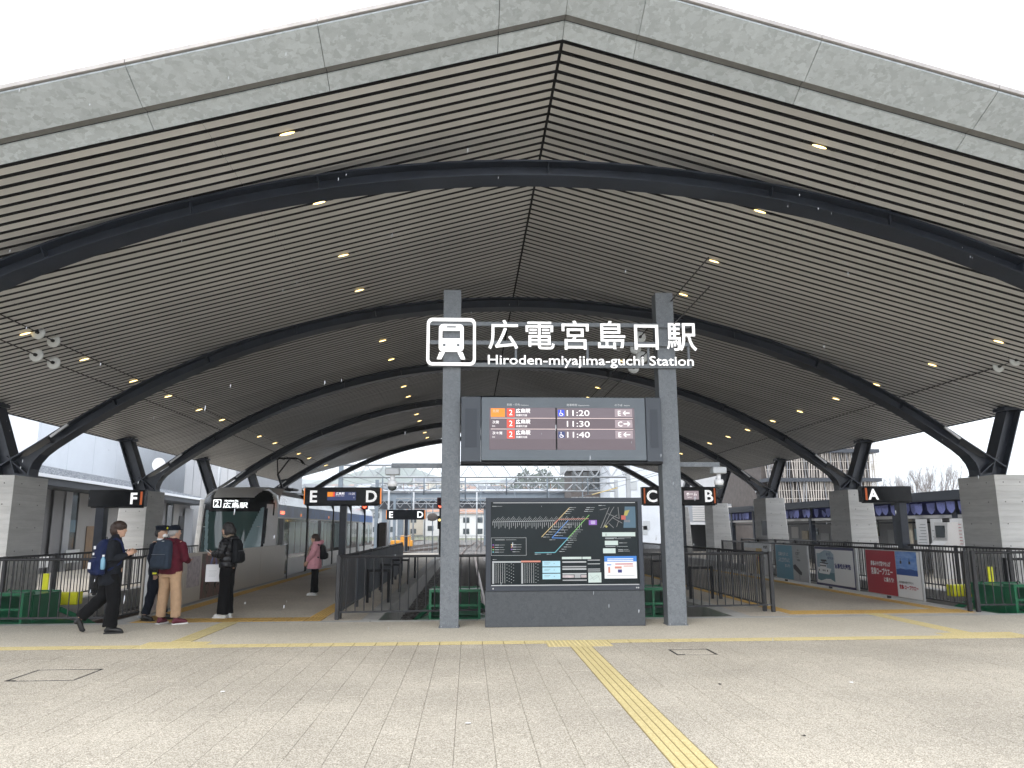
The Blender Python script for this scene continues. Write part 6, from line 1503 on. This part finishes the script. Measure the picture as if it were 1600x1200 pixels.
for i, (px, y, z, lb) in enumerate(((1386, 66, 7.6, 'leafless tree just right of the slatted car park'), (1428, 60, 7.4, 'leafless tree above the lettered A sign'), (1474, 58, 8.0, 'leafless tree left of the nearest right pier'), (1452, 72, 7.8, 'fainter leafless tree between the two beside the A sign'), (1650, 60, 8, 'leafless tree right of the nearest right pier'))): bare_tree(px, y, z, lb, i+3)
# ================================================================== hillside, mountains, houses
def hz(x, y):
    u = max(0.0, y-150.0); base = .0688*u*(1-math.exp(-u/170.0)); side = 1.0 if x < 60 else max(.45, 1-(x-60)/260.0)
    return -.6+base*side*.92+1.6*math.sin(x*.021+y*.013)*min(1, u/120)
nx, ny = 90, 60; vs = []; 
for j in range(ny+1):
    y = 140+(900-140)*(j/ny)**1.4
    for i in range(nx+1): x = (-420+840*i/nx)*(.35+.65*y/900*1.3); vs.append((x, y, hz(x, y) if j else -.65))
fs = [(j*(nx+1)+i, j*(nx+1)+i+1, (j+1)*(nx+1)+i+1, (j+1)*(nx+1)+i) for j in range(ny) for i in range(nx)]
me = bpy.data.meshes.new('hillside'); me.from_pydata(vs, [], fs); me.materials.append(MT['grassland']); struct(link('hillside', me))
def ridge(name, y, pts, dep, m_='forest', seed=1):
    """mountain: silhouette through pixel points at distance y, falling away in front and behind"""
    rn = np.random.default_rng(seed); P_ = [at(a, b, y) for a, b in pts]; xs = np.linspace(P_[0].x, P_[-1].x, 120); zs = np.interp(xs, [p.x for p in P_], [p.z for p in P_])
    w_ = (xs[1]-xs[0])*.35; zs = zs+rn.uniform(-1, 1, len(xs))*w_*.5; vs = []; rows = 14
    for j in range(rows+1):
        f = j/rows; yy_ = y-dep+2*dep*f; h = math.sin(math.pi*f)**.8
        for x, z in zip(xs, zs): vs.append((x+rn.uniform(-w_, w_), yy_, -1.0+(z+1.0)*h+rn.uniform(-.5, .5)*w_*.6*(0 if j in (0, rows) else 1)))
    n = len(xs); fs = [(j*n+i, j*n+i+1, (j+1)*n+i+1, (j+1)*n+i) for j in range(rows) for i in range(n-1)]
    me = bpy.data.meshes.new(name); me.from_pydata(vs, [], fs); me.materials.append(MT[m_]); me.update(); return struct(link(name, me))
ridge('mountain', 1500, [(380, 800), (460, 765), (540, 742), (585, 733), (632, 727), (665, 738), (700, 752), (760, 762), (820, 758), (930, 770), (1000, 800)], 260)
ridge('mountain_far', 2300, [(300, 790), (420, 750), (520, 748), (700, 756), (760, 750), (840, 742), (900, 752), (1050, 765), (1300, 790), (1500, 800)], 200, seed=2)
# wooded knoll: leaf clumps through the volume
rn = random.Random(9); m = MB(); c0 = at(842, 742, 430)
for i in range(900):
    a = rn.uniform(-1, 1); rr = 1-a*a; x = c0.x+a*17+rn.uniform(-2, 2); top = hz(c0.x, 430)+10+rr*9+3*math.sin(a*9); z = hz(c0.x, 430)-3+(top-hz(c0.x, 430)+3)*rn.random()**.6; y = 430+rn.uniform(-8, 8); s = rn.uniform(.7, 1.7)
    q = V((rn.uniform(-1, 1), rn.uniform(-1, 1), rn.uniform(-1, 1))).normalized(); e1 = q.orthogonal().normalized()*s; e2 = q.cross(e1)
    m.add([V((x, y, z))-e1-e2, V((x, y, z))+e1-e2*.6, V((x, y, z))+e2*1.2], [(0, 1, 2)])
stuff(m.build('wooded_knoll', 'forest'), 'dark wooded knoll rising above the footbridge', 'wood')
# houses
def house_set(kind, w_, d_, h_, wm, rm):
    b = MB(); b.box(-w_/2, -d_/2, -2.5, w_/2, d_/2, h_); wall = b.mesh('wall', wm); o = .5; hh = h_*.32
    b = MB(); b.poly([(-w_/2-o, -d_/2-o, h_+.01), (-w_/2-o, d_/2+o, h_+.01), (-w_/2-o, 0, h_+hh)], (w_+2*o, 0, 0)); roof = b.mesh('roof', rm)
    b = MB(); b.box(0, 0, 0, 1.3, .06, 1.1); win = b.mesh('window', 'window_dark')
    t = thing('house', '', 'house', (0, 0, 0)); link('wall', wall, t); link('roof', roof, t)
    for zz_ in (1.0, h_-1.9):
        for k in range(3): link('window', win, t, (-w_/2+.7+k*(w_-2.2)/2.3, -d_/2-.062, zz_))
    return t
kinds = []
for nm, wm, rm, w_, d_, h_ in (('white-walled house with a slate grey roof', 'house_white', 'roof_slate', 9, 8, 5.6), ('cream-walled house with a brown tiled roof', 'house_cream', 'roof_brown', 10, 8, 5.4), ('grey-walled house with a pale snowy roof', 'house_grey', 'roof_pale', 9.5, 7.5, 5.8), ('white-walled house with an orange-brown roof', 'house_white', 'roof_terra', 8.5, 8, 5.2), ('tall cream apartment house with a grey roof', 'house_cream', 'roof_slate', 13, 9, 9.0)):
    t = house_set(nm, w_, d_, h_, wm, rm); t['label'] = nm+' among many like it on the far hillside'; t['group'] = 'houses on the far hillside: '+nm; kinds.append([t, False])
rn = random.Random(21); spots = []
tries = 0
while len(spots) < 230 and tries < 6000:
    tries += 1; y = 165+rn.random()**.8*560; px = rn.uniform(395, 960) if y > 240 else rn.uniform(560, 930); x = (px-732)/1220*y
    if any(abs(x-a)+abs(y-b)*.5 < 10.5 for a, b, _ in spots): continue
    if 800 < px < 885 and 395 < y < 470: continue
    spots.append((x, y, rn.uniform(-.5, .5)))
for x, y, r_ in spots:
    k = rn.choices(range(5), (5, 3, 4, 2.2, .9))[0]; t, used = kinds[k]; z = hz(x, y)
    if not used: t.location = (x, y, z); t.rotation_euler = (0, 0, r_); kinds[k][1] = True
    else: dup(t, (x, y, z), r_)
for x, y, r_, k, lb in ((-13, 186, .1, 1, 'cream house low in the gap between the left sign post and the notice board'), (-27, 172, -.2, 0, 'white house with grey roof behind the far E D sign'), (12, 178, .15, 0, 'white house with grey roof behind the notice board'), (-42, 180, .2, 2, 'grey house with pale roof behind the tram end'), (0, 166, -.1, 3, 'white house with orange roof at the end of the tracks')):
    dup(kinds[k][0], (x, y, -.6), r_, lb, 'houses near the end of the yard')
# hillside trees and bushes between the houses
def clump_tree(seed):
    rn = random.Random(seed); m = MB()
    for i in range(150):
        a, e, r = rn.uniform(0, 6.28), rn.uniform(-1, 1), rn.random()**.4; c = V((math.cos(a)*math.sqrt(1-e*e)*r*2.2, math.sin(a)*math.sqrt(1-e*e)*r*2.2, 3.6+e*r*2.4+.5*math.sin(a*3)))
        q = V((rn.uniform(-1, 1), rn.uniform(-1, 1), rn.uniform(-1, 1))).normalized(); e1 = q.orthogonal().normalized()*rn.uniform(.25, .6); e2 = q.cross(e1); m.add([c-e1-e2, c+e1-e2*.6, c+e2*1.2], [(0, 1, 2)])
    return m.mesh('crown', 'leaf_olive')
cm = [clump_tree(s) for s in (1, 2, 3)]; b = MB(); b.tube([(0, 0, -1), (0, 0, 2.6)], [.25, .15], 6); tm = b.mesh('trunk', 'bark')
for i in range(110):
    y = 170+rn.random()*520; px = rn.uniform(390, 960); x = (px-732)/1220*y
    if any(abs(x-a) < 6.5 and abs(y-b_) < 6.5 for a, b_, _ in spots): continue
    t = thing('leafy_tree', 'dull green tree among the houses on the far hillside', 'tree', (x, y, hz(x, y)), rn.uniform(0, 6), 'green trees among the hillside houses'); s = rn.uniform(.8, 1.7); t.scale = (s, s, s); link('crown', cm[i % 3], t); link('trunk', tm, t)
for i in range(9):
    p = at(395+i*6, 800, 85+3*(i % 3)); t = thing('leafy_tree', 'olive tree in the row above the tram roof, %s from the left' % ORD[i], 'tree', (p.x, p.y, -.6), i*1.3, 'olive trees behind the tram'); s = 1.05+.12*(i % 4); t.scale = (s, s, s*1.0); link('crown', cm[i % 3], t); link('trunk', tm, t)
# ================================================================== wet sleet in the air
rn = random.Random(77); m = MB()
for i in range(170):
    px, py, d = rn.uniform(0, 1600), rn.uniform(0, 1000), 1.6+rn.random()**1.5*11
    q = at(px, py, d); r_ = rn.uniform(.0016, .0030)*min(1.0, .3+d/12); L_ = r_*rn.uniform(3.0, 7.0); m.tube([q+V((0, 0, L_)), q, q-V((.15*L_, 0, L_))], [r_*.5, r_, r_*.6], 5, round_=False)
stuff(m.build('falling_sleet', 'sleet'), 'wet white sleet flakes falling in front of the canopy', 'sleet')
# ================================================================== haze
hz_m = bpy.data.materials.new('haze'); hz_m.use_nodes = True; t_ = hz_m.node_tree; t_.nodes.clear()
pv = N(t_, 'ShaderNodeVolumePrincipled'); pv.inputs['Color'].default_value = (.90, .95, 1, 1); pv.inputs['Density'].default_value = .00045; pv.inputs['Anisotropy'].default_value = .2
oo = N(t_, 'ShaderNodeOutputMaterial'); t_.links.new(pv.outputs['Volume'], oo.inputs['Volume']); MT['haze'] = hz_m
m = MB(); m.box(-3050, -230, -1.7, 3050, 5050, 230); o = m.build('haze', 'haze'); stuff(o)
